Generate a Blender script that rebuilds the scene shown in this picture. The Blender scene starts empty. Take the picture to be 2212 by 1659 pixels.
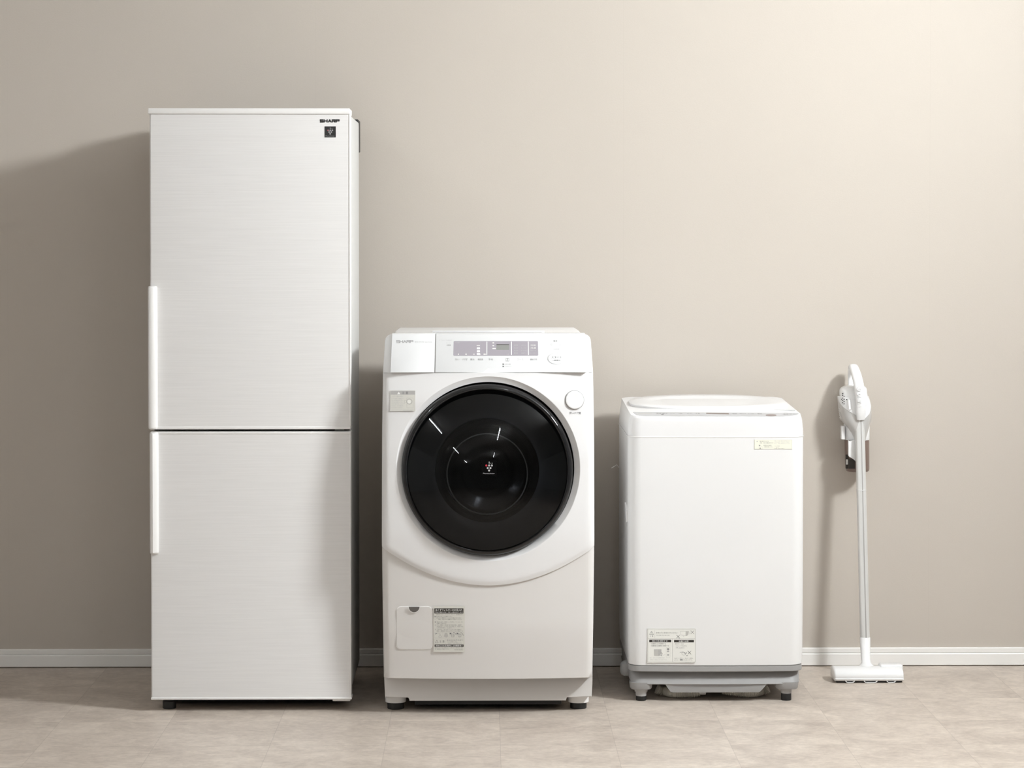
import bpy, bmesh, math, random
from mathutils import Vector, Matrix
from math import sin, cos, pi, radians as R, sqrt
random.seed(7)
S = bpy.context.scene
C = S.collection

# ------------------------------------------------------------------ camera, light, exposure
F_PX, CAM_D, CAM_H = 5200.0, 7.210, 1.30
YAW, PITCH = 0.0117, R(1.2)
PPX, PPY = 1106.0, 505 + F_PX*math.tan(PITCH)
cd = bpy.data.cameras.new('camera'); cam = bpy.data.objects.new('camera', cd); C.objects.link(cam)
cam.location = (0, -CAM_D, CAM_H)
cam.rotation_euler = (pi/2 - PITCH, 0, -YAW)
cd.sensor_width = 36; cd.lens = F_PX/2212*36
cd.shift_x = (1106.0-PPX)/2212; cd.shift_y = (PPY-829.5)/2212
cd.clip_end = 60
S.camera = cam
CM = Matrix.Translation(cam.location) @ cam.rotation_euler.to_matrix().to_4x4()

S.view_settings.view_transform = 'Standard'; S.view_settings.look = 'None'
S.view_settings.gamma = 1; S.view_settings.use_curve_mapping = False
S.view_settings.exposure = 0.22
S.cycles.use_denoising = True
S.cycles.max_bounces = 8; S.cycles.diffuse_bounces = 5; S.cycles.transparent_max_bounces = 12

w = bpy.data.worlds.new('world'); S.world = w; w.use_nodes = True
w.node_tree.nodes['Background'].inputs[0].default_value = (0.9, 0.93, 1.0, 1)
w.node_tree.nodes['Background'].inputs[1].default_value = 0.0

def area(name, loc, target, sx, sy, power, col):
    l = bpy.data.lights.new(name, 'AREA'); l.shape = 'RECTANGLE'; l.size = sx; l.size_y = sy
    l.energy = power; l.color = col
    o = bpy.data.objects.new(name, l); C.objects.link(o); o.location = loc
    o.rotation_euler = (Vector(target)-Vector(loc)).to_track_quat('-Z', 'Y').to_euler()
    return o
area('softbox_light', (2.5, -2.15, 2.42), (-3.5, -1.45, 2.0), 0.5, 0.38, 110, (0.945, 0.98, 1.0)).data.spread = R(169)
TUBE_STRENGTH = 70.0

# ------------------------------------------------------------------ measuring: photo pixel -> point on a plane
def ray(px, py):
    d = Vector(((px-PPX)/F_PX, -(py-PPY)/F_PX, -1.0))
    return (CM.to_3x3() @ d).normalized()
def hit(px, py, co, no):
    o = cam.location; d = ray(px, py)
    return o + d*((Vector(co)-o).dot(no)/d.dot(no))
def at(px, py, Y): return hit(px, py, (0, Y, 0), Vector((0, 1, 0)))

# ------------------------------------------------------------------ materials
MATS = {}
def nt(m): m.use_nodes = True; return m.node_tree
def mat(name, col, rough=0.5, metal=0.0, spec=0.5, bump=0.0, bscale=400, var=0.015, vscale=6, coat=0, emit=None):
    if name in MATS: return MATS[name]
    m = bpy.data.materials.new(name); t = nt(m); N, L = t.nodes, t.links
    b = N['Principled BSDF']
    b.inputs['Roughness'].default_value = rough; b.inputs['Metallic'].default_value = metal
    b.inputs['Specular IOR Level'].default_value = spec
    if coat: b.inputs['Coat Weight'].default_value = coat; b.inputs['Coat Roughness'].default_value = .08
    tc = N.new('ShaderNodeTexCoord')
    n = N.new('ShaderNodeTexNoise'); n.inputs['Scale'].default_value = vscale
    L.new(tc.outputs['Object'], n.inputs['Vector'])
    mx = N.new('ShaderNodeMix'); mx.data_type = 'RGBA'
    mx.inputs[6].default_value = (*[c*(1-var) for c in col], 1); mx.inputs[7].default_value = (*[min(1, c*(1+var)) for c in col], 1)
    L.new(n.outputs['Fac'], mx.inputs[0]); L.new(mx.outputs[2], b.inputs['Base Color'])
    if bump:
        n2 = N.new('ShaderNodeTexNoise'); n2.inputs['Scale'].default_value = bscale
        L.new(tc.outputs['Object'], n2.inputs['Vector'])
        bp = N.new('ShaderNodeBump'); bp.inputs['Strength'].default_value = bump; bp.inputs['Distance'].default_value = .001
        L.new(n2.outputs['Fac'], bp.inputs['Height']); L.new(bp.outputs['Normal'], b.inputs['Normal'])
    if emit:
        b.inputs['Emission Color'].default_value = (*emit[0], 1); b.inputs['Emission Strength'].default_value = emit[1]
    MATS[name] = m
    return m

def math_node(t, op, a, b=None):
    n = t.nodes.new('ShaderNodeMath'); n.operation = op
    for i, v in enumerate((a, b)):
        if v is None: continue
        if isinstance(v, (int, float)): n.inputs[i].default_value = v
        else: t.links.new(v, n.inputs[i])
    return n.outputs[0]

def floor_material():
    m = bpy.data.materials.new('stone_vinyl_tile'); t = nt(m); N, L = t.nodes, t.links
    b = N['Principled BSDF']
    tc = N.new('ShaderNodeTexCoord'); sp = N.new('ShaderNodeSeparateXYZ'); L.new(tc.outputs['Object'], sp.inputs[0])
    TX, TY, X0, Y0 = .2928, .3045, .0417, -.509
    u = math_node(t, 'DIVIDE', math_node(t, 'SUBTRACT', sp.outputs[0], X0), TX)
    v = math_node(t, 'DIVIDE', math_node(t, 'SUBTRACT', sp.outputs[1], Y0), TY)
    # every joint: distance from the nearest joint, in metres
    def dist(c, k):
        f = math_node(t, 'FRACT', c)
        return math_node(t, 'MULTIPLY', math_node(t, 'MINIMUM', f, math_node(t, 'SUBTRACT', 1.0, f)), k)
    du, dv = dist(u, TX), dist(v, TY)
    ju = math_node(t, 'LESS_THAN', du, .0007); jv = math_node(t, 'MULTIPLY', math_node(t, 'LESS_THAN', dv, .0018), .5)
    j = math_node(t, 'MAXIMUM', ju, jv)
    cb = N.new('ShaderNodeCombineXYZ'); L.new(math_node(t, 'FLOOR', u), cb.inputs[0]); L.new(math_node(t, 'FLOOR', v), cb.inputs[1])
    wn = N.new('ShaderNodeTexWhiteNoise'); wn.noise_dimensions = '2D'; L.new(cb.outputs[0], wn.inputs['Vector'])
    mp = N.new('ShaderNodeMapping'); mp.inputs['Scale'].default_value = (1.0, 1.15, 1); L.new(tc.outputs['Object'], mp.inputs[0])
    off = N.new('ShaderNodeVectorMath'); off.operation = 'ADD'; L.new(mp.outputs[0], off.inputs[0])
    sc = N.new('ShaderNodeVectorMath'); sc.operation = 'SCALE'; L.new(wn.outputs['Color'], sc.inputs[0]); sc.inputs['Scale'].default_value = 9
    L.new(sc.outputs[0], off.inputs[1])
    n1 = N.new('ShaderNodeTexNoise'); n1.inputs['Scale'].default_value = 7.5; n1.inputs['Detail'].default_value = 9; n1.inputs['Roughness'].default_value = .68; n1.inputs['Distortion'].default_value = .6
    L.new(off.outputs[0], n1.inputs['Vector'])
    mp2 = N.new('ShaderNodeMapping'); mp2.inputs['Scale'].default_value = (48, 62, 1); L.new(tc.outputs['Object'], mp2.inputs[0])
    n2 = N.new('ShaderNodeTexNoise'); n2.inputs['Scale'].default_value = 1.0; n2.inputs['Detail'].default_value = 6; n2.inputs['Roughness'].default_value = .7
    L.new(mp2.outputs[0], n2.inputs['Vector'])
    r = N.new('ShaderNodeValToRGB'); e = r.color_ramp.elements
    e[0].position = .33; e[0].color = (.385, .325, .278, 1); e[1].position = .67; e[1].color = (.69, .61, .53, 1)
    fac = math_node(t, 'ADD', math_node(t, 'MULTIPLY', n1.outputs['Fac'], .62), math_node(t, 'MULTIPLY', n2.outputs['Fac'], .38))
    fac = math_node(t, 'ADD', fac, math_node(t, 'MULTIPLY', math_node(t, 'SUBTRACT', wn.outputs['Value'], .5), .05))
    L.new(fac, r.inputs[0])
    mx = N.new('ShaderNodeMix'); mx.data_type = 'RGBA'; L.new(math_node(t, 'MULTIPLY', j, .3), mx.inputs[0])
    L.new(r.outputs[0], mx.inputs[6]); mx.inputs[7].default_value = (.16, .13, .11, 1)
    L.new(mx.outputs[2], b.inputs['Base Color'])
    b.inputs['Roughness'].default_value = .42; b.inputs['Specular IOR Level'].default_value = .4
    bp = N.new('ShaderNodeBump'); bp.inputs['Strength'].default_value = .15; bp.inputs['Distance'].default_value = .001
    L.new(math_node(t, 'SUBTRACT', fac, j), bp.inputs['Height']); L.new(bp.outputs[0], b.inputs['Normal'])
    return m

def wall_material():
    m = bpy.data.materials.new('beige_wallpaper'); t = nt(m); N, L = t.nodes, t.links
    b = N['Principled BSDF']; b.inputs['Roughness'].default_value = .75; b.inputs['Specular IOR Level'].default_value = .25
    tc = N.new('ShaderNodeTexCoord')
    n1 = N.new('ShaderNodeTexNoise'); n1.inputs['Scale'].default_value = 2.2; n1.inputs['Detail'].default_value = 3
    L.new(tc.outputs['Object'], n1.inputs['Vector'])
    mp = N.new('ShaderNodeMapping'); mp.inputs['Scale'].default_value = (210, 1, 330); L.new(tc.outputs['Object'], mp.inputs[0])
    n2 = N.new('ShaderNodeTexNoise'); n2.inputs['Scale'].default_value = 1; n2.inputs['Detail'].default_value = 4; n2.inputs['Roughness'].default_value = .7
    L.new(mp.outputs[0], n2.inputs['Vector'])
    sp = N.new('ShaderNodeSeparateXYZ'); L.new(tc.outputs['Object'], sp.inputs[0])
    f = math_node(t, 'FRACT', math_node(t, 'DIVIDE', math_node(t, 'ADD', sp.outputs[0], .5025), .92))
    d = math_node(t, 'MINIMUM', f, math_node(t, 'SUBTRACT', 1.0, f))
    seam = math_node(t, 'LESS_THAN', d, .0009)
    fac = math_node(t, 'ADD', math_node(t, 'MULTIPLY', n1.outputs['Fac'], .5), math_node(t, 'MULTIPLY', n2.outputs['Fac'], .5))
    mx = N.new('ShaderNodeMix'); mx.data_type = 'RGBA'; L.new(fac, mx.inputs[0])
    mx.inputs[6].default_value = (.530, .482, .428, 1); mx.inputs[7].default_value = (.582, .531, .472, 1)
    mx2 = N.new('ShaderNodeMix'); mx2.data_type = 'RGBA'; L.new(math_node(t, 'MULTIPLY', seam, .05), mx2.inputs[0])
    L.new(mx.outputs[2], mx2.inputs[6]); mx2.inputs[7].default_value = (.3, .26, .22, 1)
    L.new(mx2.outputs[2], b.inputs['Base Color'])
    bp = N.new('ShaderNodeBump'); bp.inputs['Strength'].default_value = .22; bp.inputs['Distance'].default_value = .0012
    L.new(math_node(t, 'SUBTRACT', n2.outputs['Fac'], seam), bp.inputs['Height']); L.new(bp.outputs[0], b.inputs['Normal'])
    return m

def brushed_material():
    m = bpy.data.materials.new('fine_grain_white_door'); t = nt(m); N, L = t.nodes, t.links
    b = N['Principled BSDF']; b.inputs['Roughness'].default_value = .38
    tc = N.new('ShaderNodeTexCoord')
    mp = N.new('ShaderNodeMapping'); mp.inputs['Scale'].default_value = (7, 1, 420); L.new(tc.outputs['Object'], mp.inputs[0])
    n = N.new('ShaderNodeTexNoise'); n.inputs['Scale'].default_value = 1; n.inputs['Detail'].default_value = 7; n.inputs['Roughness'].default_value = .62
    L.new(mp.outputs[0], n.inputs['Vector'])
    mx = N.new('ShaderNodeMix'); mx.data_type = 'RGBA'; L.new(n.outputs['Fac'], mx.inputs[0])
    mx.inputs[6].default_value = (.725, .715, .705, 1); mx.inputs[7].default_value = (.85, .84, .83, 1)
    L.new(mx.outputs[2], b.inputs['Base Color'])
    bp = N.new('ShaderNodeBump'); bp.inputs['Strength'].default_value = .08; bp.inputs['Distance'].default_value = .0005
    L.new(n.outputs['Fac'], bp.inputs['Height']); L.new(bp.outputs[0], b.inputs['Normal'])
    return m

def tinted_glass(name, tint, rough=.015):
    m = bpy.data.materials.new(name); t = nt(m); N, L = t.nodes, t.links
    N.remove(N['Principled BSDF']); out = N['Material Output']
    tr = N.new('ShaderNodeBsdfTransparent'); tr.inputs[0].default_value = (*tint, 1)
    gl = N.new('ShaderNodeBsdfGlossy'); gl.inputs['Roughness'].default_value = rough
    fr = N.new('ShaderNodeFresnel'); fr.inputs[0].default_value = 1.37
    nz = N.new('ShaderNodeTexNoise'); nz.inputs['Scale'].default_value = 5
    mx = N.new('ShaderNodeMixShader')
    L.new(math_node(t, 'MULTIPLY', fr.outputs[0], math_node(t, 'ADD', .97, math_node(t, 'MULTIPLY', nz.outputs['Fac'], .05))), mx.inputs[0])
    L.new(tr.outputs[0], mx.inputs[1]); L.new(gl.outputs[0], mx.inputs[2]); L.new(mx.outputs[0], out.inputs[0])
    return m

WHITE = mat('white_enamel', (.775, .77, .765), .28, bump=.02)
WHITEP = mat('white_plastic', (.78, .775, .775), .33)
OFFW = mat('off_white_panel', (.70, .68, .66), .38)
TRIM = mat('white_trim_plastic', (.84, .83, .815), .4)
SIDE = mat('textured_side_sheet', (.55, .545, .53), .55, bump=.3, bscale=900)
BLACK = mat('black_rubber', (.012, .012, .012), .5)
DARK = mat('dark_gap', (.02, .02, .02), .7)
BLKG = mat('black_gloss_plastic', (.012, .012, .013), .08)
GREYB = mat('grey_base_plastic', (.33, .325, .32), .5)
GREYL = mat('light_grey_plastic', (.42, .415, .41), .45)
HOSE = mat('ribbed_hose_plastic', (.60, .57, .50), .5)
SILV = mat('silver_paint', (.60, .59, .575), .38, metal=.3)
ALU = mat('satin_aluminium', (.80, .80, .785), .3, metal=.35)
ALU_SHADE = mat('groove_shade_grey', (.40, .385, .37), .45, metal=.3)  # darker copy of the aluminium: shade of the groove put into its colour
CUP = mat('smoked_cup_plastic', (.20, .142, .118), .3)
CUPIN = mat('dust_filter_brown', (.27, .195, .165), .6)
INK = mat('black_ink', (.02, .02, .02), .5)
INKG = mat('grey_ink', (.20, .20, .20), .5)
INKM = mat('mid_grey_ink', (.32, .32, .32), .5)
INKL = mat('pale_grey_ink', (.48, .48, .48), .5)
INKW = mat('white_ink', (.9, .9, .88), .5)
LBLK = mat('black_print', (.035, .03, .025), .6)
LABEL = mat('label_paper', (.78, .775, .73), .5)
LABELC = mat('label_cream', (.80, .79, .68), .5)
LABELG = mat('clear_label_film', (.66, .65, .60), .4)
LGREY = mat('label_grey_band', (.44, .43, .42), .5)
LMID = mat('label_mid_grey', (.5, .49, .46), .5)
RED = mat('red_dot', (.55, .03, .05), .4)
DOTG = mat('grey_dot', (.42, .41, .42), .4)
DISP = mat('display_window', (.36, .335, .37), .2, var=.06, vscale=9)
LCD = mat('lcd_glass', (.27, .275, .26), .15)
PANG = mat('panel_strip_grey', (.50, .50, .51), .35)
PANB = mat('panel_button_brown', (.17, .13, .115), .3)

# ------------------------------------------------------------------ mesh helpers
def finish(bm, name, mats, parent=None, smooth=True, angle=35, recalc=True):
    if recalc: bmesh.ops.recalc_face_normals(bm, faces=bm.faces)
    me = bpy.data.meshes.new(name); bm.to_mesh(me); bm.free()
    if not isinstance(mats, (list, tuple)): mats = [mats]
    for m in mats: me.materials.append(m)
    if smooth:
        me.polygons.foreach_set('use_smooth', [True]*len(me.polygons)); me.set_sharp_from_angle(angle=R(angle))
    o = bpy.data.objects.new(name, me); C.objects.link(o)
    if parent: o.parent = parent; o.matrix_parent_inverse = world_of(parent).inverted()
    return o
def world_of(o):
    m = Matrix.LocRotScale(o.location, o.rotation_euler, o.scale)
    return (world_of(o.parent) @ o.matrix_parent_inverse @ m) if o.parent else m
def thing(name, label, cat, loc, group=None):
    o = bpy.data.objects.new(name, None); C.objects.link(o); o.location = loc
    o['label'] = label; o['category'] = cat
    if group: o['group'] = group
    return o
def struct(o): o['kind'] = 'structure'; return o
def box(bm, x0, x1, y0, y1, z0, z1, bev=0, seg=2, mi=0):
    v = [bm.verts.new((x, y, z)) for x in (x0, x1) for y in (y0, y1) for z in (z0, z1)]
    fs = [bm.faces.new([v[i] for i in f]) for f in ((0, 1, 3, 2), (4, 6, 7, 5), (0, 4, 5, 1), (2, 3, 7, 6), (0, 2, 6, 4), (1, 5, 7, 3))]
    for f in fs: f.material_index = mi
    if bev:
        es = list({e for f in fs for e in f.edges})
        bmesh.ops.bevel(bm, geom=es, offset=bev, segments=seg, profile=.5, affect='EDGES')
def loft(bm, rings, cap0=True, cap1=True, closed=True, mi=0):
    V = [[bm.verts.new(p) for p in r] for r in rings]
    n = len(V[0]); m = n if closed else n-1
    for a, b in zip(V, V[1:]):
        for i in range(m):
            j = (i+1) % n
            try: bm.faces.new((a[i], a[j], b[j], b[i])).material_index = mi
            except ValueError: pass
    if cap0 and closed: bm.faces.new(V[0]).material_index = mi
    if cap1 and closed: bm.faces.new(V[-1]).material_index = mi
    return V
def rrect(x0, x1, y0, y1, r, n=6):
    out = []
    for cx, cy, a in ((x1-r, y1-r, 0), (x0+r, y1-r, 90), (x0+r, y0+r, 180), (x1-r, y0+r, 270)):
        for k in range(n+1):
            t = R(a+90*k/n); out.append((cx+r*cos(t), cy+r*sin(t)))
    return out
def prism_x(bm, prof, x0, x1, bev=0, seg=2, mi=0):   # prof: (y,z) outline extruded along x
    a = [bm.verts.new((x0, y, z)) for y, z in prof]; b = [bm.verts.new((x1, y, z)) for y, z in prof]
    fs = [bm.faces.new(a), bm.faces.new(b)]
    n = len(prof)
    for i in range(n): fs.append(bm.faces.new((a[i], a[(i+1) % n], b[(i+1) % n], b[i])))
    for f in fs: f.material_index = mi
    if bev:
        es = list({e for f in fs for e in f.edges})
        bmesh.ops.bevel(bm, geom=es, offset=bev, segments=seg, profile=.5, affect='EDGES')
def prism_y(bm, prof, y0, y1, bev=0, seg=2, mi=0):   # prof: (x,z)
    a = [bm.verts.new((x, y0, z)) for x, z in prof]; b = [bm.verts.new((x, y1, z)) for x, z in prof]
    fs = [bm.faces.new(a), bm.faces.new(b)]
    n = len(prof)
    for i in range(n): fs.append(bm.faces.new((a[i], a[(i+1) % n], b[(i+1) % n], b[i])))
    for f in fs: f.material_index = mi
    if bev:
        es = list({e for f in fs[:2] for e in f.edges})
        bmesh.ops.bevel(bm, geom=es, offset=bev, segments=seg, profile=.5, affect='EDGES')
def lathe_y(bm, cx, cz, prof, n=96, mi=0, close=False):   # prof: (r,y) about an axis along Y
    rings = []
    for r, y in prof:
        rings.append([bm.verts.new((cx+r*cos(2*pi*k/n), y, cz+r*sin(2*pi*k/n))) for k in range(n)] if r > 1e-6 else [bm.verts.new((cx, y, cz))])
    for a, b in zip(rings, rings[1:]):
        for k in range(n):
            j = (k+1) % n
            if len(a) == 1: f = bm.faces.new((a[0], b[j], b[k]))
            elif len(b) == 1: f = bm.faces.new((a[k], a[j], b[0]))
            else: f = bm.faces.new((a[k], a[j], b[j], b[k]))
            f.material_index = mi
def cyl_z(bm, cx, cy, prof, n=32, mi=0, ribs=0, rib=0):    # prof: (r,z)
    rings = []
    for r, z in prof:
        rings.append([(cx+(r-(rib if ribs and k % 2 else 0))*cos(2*pi*k/n), cy+(r-(rib if ribs and k % 2 else 0))*sin(2*pi*k/n), z) for k in range(n)])
    loft(bm, rings, mi=mi)
def frame(t):
    t = t.normalized(); a = Vector((1, 0, 0)) if abs(t.x) < .9 else Vector((0, 1, 0))
    u = (a - t*a.dot(t)).normalized(); return u, t.cross(u)
def tube(bm, pts, rad, n=14, mi=0, caps=True):
    pts = [Vector(p) for p in pts]; rings = []
    for i, p in enumerate(pts):
        t = pts[min(i+1, len(pts)-1)]-pts[max(i-1, 0)]; u, v = frame(t)
        r = rad[i] if isinstance(rad, list) else rad
        ru, rv = r if isinstance(r, tuple) else (r, r)
        rings.append([p+u*ru*cos(2*pi*k/n)+v*rv*sin(2*pi*k/n) for k in range(n)])
    loft(bm, rings, caps, caps, mi=mi)
def catmull(P, m=8):
    P = [Vector(p) for p in P]; out = []
    for i in range(len(P)-1):
        a, b, c, d = P[max(i-1, 0)], P[i], P[i+1], P[min(i+2, len(P)-1)]
        for k in range(m):
            t = k/m; out.append(.5*((2*b)+(c-a)*t+(2*a-5*b+4*c-d)*t*t+(3*b-a-3*c+d)*t**3))
    out.append(P[-1]); return out

# ---- print on surfaces: a plane, measured in photo pixels around one reference point
class Print:
    def __init__(s, px, py, co, no, eps=.0004):
        s.px, s.py = px, py; no = Vector(no).normalized()
        if no.y > 0: no = -no
        s.O = hit(px, py, co, no); s.n = no; s.eps = eps
        s.U = hit(px+1, py, co, no)-s.O; s.V = s.O-hit(px, py+1, co, no)
        s.U = s.U - no*s.U.dot(no); s.V = s.V - no*s.V.dot(no)
        s.bm = bmesh.new(); s.mats = []
    def mi(s, m):
        if m not in s.mats: s.mats.append(m)
        return s.mats.index(m)
    def P(s, x, y, l=0): return s.O+s.U*(x-s.px)-s.V*(y-s.py)+s.n*(s.eps+.00012*l)
    def poly(s, pts, m, l=1):
        f = s.bm.faces.new([s.bm.verts.new(s.P(x, y, l)) for x, y in pts]); f.material_index = s.mi(m)
    def slab(s, x0, y0, x1, y1, m, t=.0003, r=0):
        o = [(x, y) for x, y in rrect(x0, x1, y0, y1, r, 5)] if r else [(x0, y0), (x1, y0), (x1, y1), (x0, y1)]
        top = [s.bm.verts.new(s.P(x, y, 0)) for x, y in o]; bot = [s.bm.verts.new(s.P(x, y, 0)-s.n*(s.eps+t)) for x, y in o]
        i = s.mi(m); s.bm.faces.new(top).material_index = i; s.bm.faces.new(bot).material_index = i
        for k in range(len(o)): s.bm.faces.new((top[k], top[(k+1) % len(o)], bot[(k+1) % len(o)], bot[k])).material_index = i
    def rect(s, x0, y0, x1, y1, m, l=1, r=0):
        s.poly(rrect(x0, x1, y0, y1, r, 4) if r else [(x0, y0), (x1, y0), (x1, y1), (x0, y1)], m, l)
    def line(s, x0, y0, x1, y1, w_, m, l=1):
        d = Vector((x1-x0, y1-y0)).normalized(); n = Vector((-d.y, d.x))*w_/2
        s.poly([(x0+n.x, y0+n.y), (x1+n.x, y1+n.y), (x1-n.x, y1-n.y), (x0-n.x, y0-n.y)], m, l)
    def path(s, pts, w_, m, l=1):
        for a, b in zip(pts, pts[1:]): s.line(*a, *b, w_, m, l)
    def box(s, x0, y0, x1, y1, w_, m, l=1):
        s.path([(x0, y0), (x1, y0), (x1, y1), (x0, y1), (x0, y0)], w_, m, l)
    def disc(s, x, y, rx, m, l=1, ry=None, n=20):
        ry = ry or rx; s.poly([(x+rx*cos(2*pi*k/n), y+ry*sin(2*pi*k/n)) for k in range(n)], m, l)
    def ring(s, x, y, rx, ry, w_, m, l=1, n=40, a0=0, a1=360):
        for k in range(n):
            a, b = R(a0+(a1-a0)*k/n), R(a0+(a1-a0)*(k+1)/n)
            s.poly([(x+rx*cos(a), y+ry*sin(a)), (x+rx*cos(b), y+ry*sin(b)), (x+(rx-w_)*cos(b), y+(ry-w_)*sin(b)), (x+(rx-w_)*cos(a), y+(ry-w_)*sin(a))], m, l)
    def text(s, txt, x0, x1, yc, h, m, l=1, bold=0):      # fits txt between x0 and x1 at cap height h
        me = text_mesh(txt, bold); xs = [v.co.x for v in me.vertices]; ys = [v.co.y for v in me.vertices]
        if not xs: return
        a, b, c, d = min(xs), max(xs), min(ys), max(ys); i = s.mi(m)
        vs = [s.bm.verts.new(s.P(x0+(v.co.x-a)/(b-a)*(x1-x0), yc+h/2-(v.co.y-c)/(max(d-c, .3))*h, l)) for v in me.vertices]
        for p in me.polygons:
            try: s.bm.faces.new([vs[k] for k in p.vertices]).material_index = i
            except ValueError: pass
        bpy.data.meshes.remove(me)
    def brand(s, x0, y0, x1, y1, m, l=1, th=.26):       # wide heavy capitals, five letters
        G = {'S': [[(0, .0), (1, .0)], [(0, 0), (0, .5)], [(0, .5), (1, .5)], [(1, .5), (1, 1)], [(0, 1), (1, 1)]],
             'H': [[(0, 0), (0, 1)], [(1, 0), (1, 1)], [(0, .5), (1, .5)]],
             'A': [[(0, 1), (.5, 0)], [(.5, 0), (1, 1)], [(.22, .66), (.78, .66)]],
             'R': [[(0, 1), (0, 0)], [(0, 0), (1, 0)], [(1, 0), (1, .5)], [(0, .5), (1, .5)], [(.45, .5), (1, 1)]],
             'P': [[(0, 1), (0, 0)], [(0, 0), (1, 0)], [(1, 0), (1, .5)], [(0, .5), (1, .5)]]}
        n = 5; W = (x1-x0)/n; H = y1-y0; t = th*H
        for k, ch in enumerate('SHARP'):
            X = x0+k*W+t*.5; w_ = W-t*1.15
            for q, (a, b) in enumerate(G[ch]):
                ax, ay, bx, by = X+a[0]*w_, y0+t/2+a[1]*(H-t), X+b[0]*w_, y0+t/2+b[1]*(H-t)
                d = Vector((bx-ax, by-ay)).normalized()*t*.4
                s.line(ax-d.x, ay-d.y, bx+d.x, by+d.y, t, m, l+q*.2)
    def emblem(s, x0, y0, x1, y1, red=RED):
        X = lambda u: x0+u*(x1-x0)
        Y = lambda v: y0+v*(y1-y0)
        r = (x1-x0)*.068
        for q, (u, v) in enumerate(((.31, .36), (.50, .36), (.69, .36), (.405, .52), (.595, .52), (.50, .68))):
            s.disc(X(u), Y(v), r, red if q == 0 else DOTG, 1)
        s.rect(X(.48), Y(.11), X(.53), Y(.24), DOTG); s.rect(X(.58), Y(.19), X(.64), Y(.23), INKG); s.rect(X(.68), Y(.19), X(.75), Y(.23), INKG)
        s.text('Plasmacluster', X(.09), X(.90), Y(.87), (y1-y0)*.08, DOTG)
    def done(s, name, parent, label=None):
        o = finish(s.bm, name, s.mats, parent, smooth=False, recalc=False)
        if label: o['label'] = label
        return o
_tc = {}
def text_mesh(txt, bold=0):
    cu = bpy.data.curves.new('t', 'FONT'); cu.body = txt; cu.size = 1; cu.offset = bold*.25; cu.resolution_u = 2
    o = bpy.data.objects.new('t', cu); C.objects.link(o)
    dg = bpy.context.evaluated_depsgraph_get(); dg.update()
    me = bpy.data.meshes.new_from_object(o.evaluated_get(dg))
    bpy.data.objects.remove(o); bpy.data.curves.remove(cu)
    return me

# ------------------------------------------------------------------ room
RX0, RX1, RY0, RZ = -4.6, 5.4, -15.0, 2.75
def slab(name, *a, m=None):
    bm = bmesh.new(); box(bm, *a); return struct(finish(bm, name, m, smooth=False))
slab('floor', RX0-.1, RX1+.1, RY0-.1, .1, -.1, 0, m=floor_material())
slab('wall_back', RX0-.1, RX1+.1, 0, .1, 0, RZ, m=wall_material())
DW = mat('pale_bounce_wall', (.68, .67, .65), .8); DC = mat('pale_bounce_ceiling', (.80, .80, .79), .85)  # unseen room surfaces, colours raised to bounce fill light
slab('wall_left', RX0-.1, RX0, RY0, 0, 0, RZ, m=DW)
slab('wall_right', RX1, RX1+.1, RY0, 0, 0, RZ, m=DW)
slab('wall_front', RX0-.1, RX1+.1, RY0-.1, RY0, 0, RZ, m=DW)
slab('ceiling', RX0-.1, RX1+.1, RY0-.1, .1, RZ, RZ+.1, m=DC)
SKIRT = mat('white_skirting', (.90, .885, .86), .45)
bm = bmesh.new()
prism_x(bm, [(0, .0025), (-.010, .0025), (-.0115, .004), (-.0115, .036), (-.010, .0385), (-.006, .0395), (-.006, .0405), (-.0085, .0415), (-.0085, .0530), (-.0065, .055), (0, .055)], RX0, RX1)
struct(finish(bm, 'baseboard_back', SKIRT, angle=20))

# fluorescent battens on the ceiling in front of the appliances
LAMP = mat('fluorescent_tube', (.9, .9, .9), .4, emit=((.915, .965, 1.0), TUBE_STRENGTH))
BATT = mat('lamp_batten_white', (.7, .7, .7), .5)
TUBES = [(-1.90, -3.3), (.50, -4.25), (-1.95, -6.2), (.50, -7.3), (-2.0, -9.4), (.50, -10.3)]
lamp0 = None
for i, (x, y) in enumerate(TUBES):
    lab = 'fluorescent batten lamp on the ceiling, %s row, %s' % (('left', 'right')[i % 2], ('nearest the back wall', 'second from the back wall', 'farthest from the back wall')[i//2])
    if lamp0 is None:
        lamp0 = thing('ceiling_light', lab, 'ceiling light', (x, y, RZ), 'fluorescent lamps on the ceiling')
        bm = bmesh.new(); box(bm, x-.05, x+.05, y-.62, y+.62, RZ-.05, RZ, .008); finish(bm, 'batten', BATT, lamp0)
        bm = bmesh.new(); tube(bm, [(x, y-.58, RZ-.075), (x, y+.58, RZ-.075)], .016, 12); finish(bm, 'tube', LAMP, lamp0)
        for s_ in (-1, 1):
            bm = bmesh.new(); box(bm, x-.014, x+.014, y+s_*.59-.012, y+s_*.59+.012, RZ-.095, RZ-.048, .003); finish(bm, 'lamp_holder', BATT, lamp0)
    else:
        r = lamp0.copy(); C.objects.link(r); r.location = (x, y, RZ); r['label'] = lab
        for ch in list(lamp0.children):
            c = ch.copy(); C.objects.link(c); c.parent = r; c.matrix_parent_inverse = ch.matrix_parent_inverse.copy()

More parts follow.
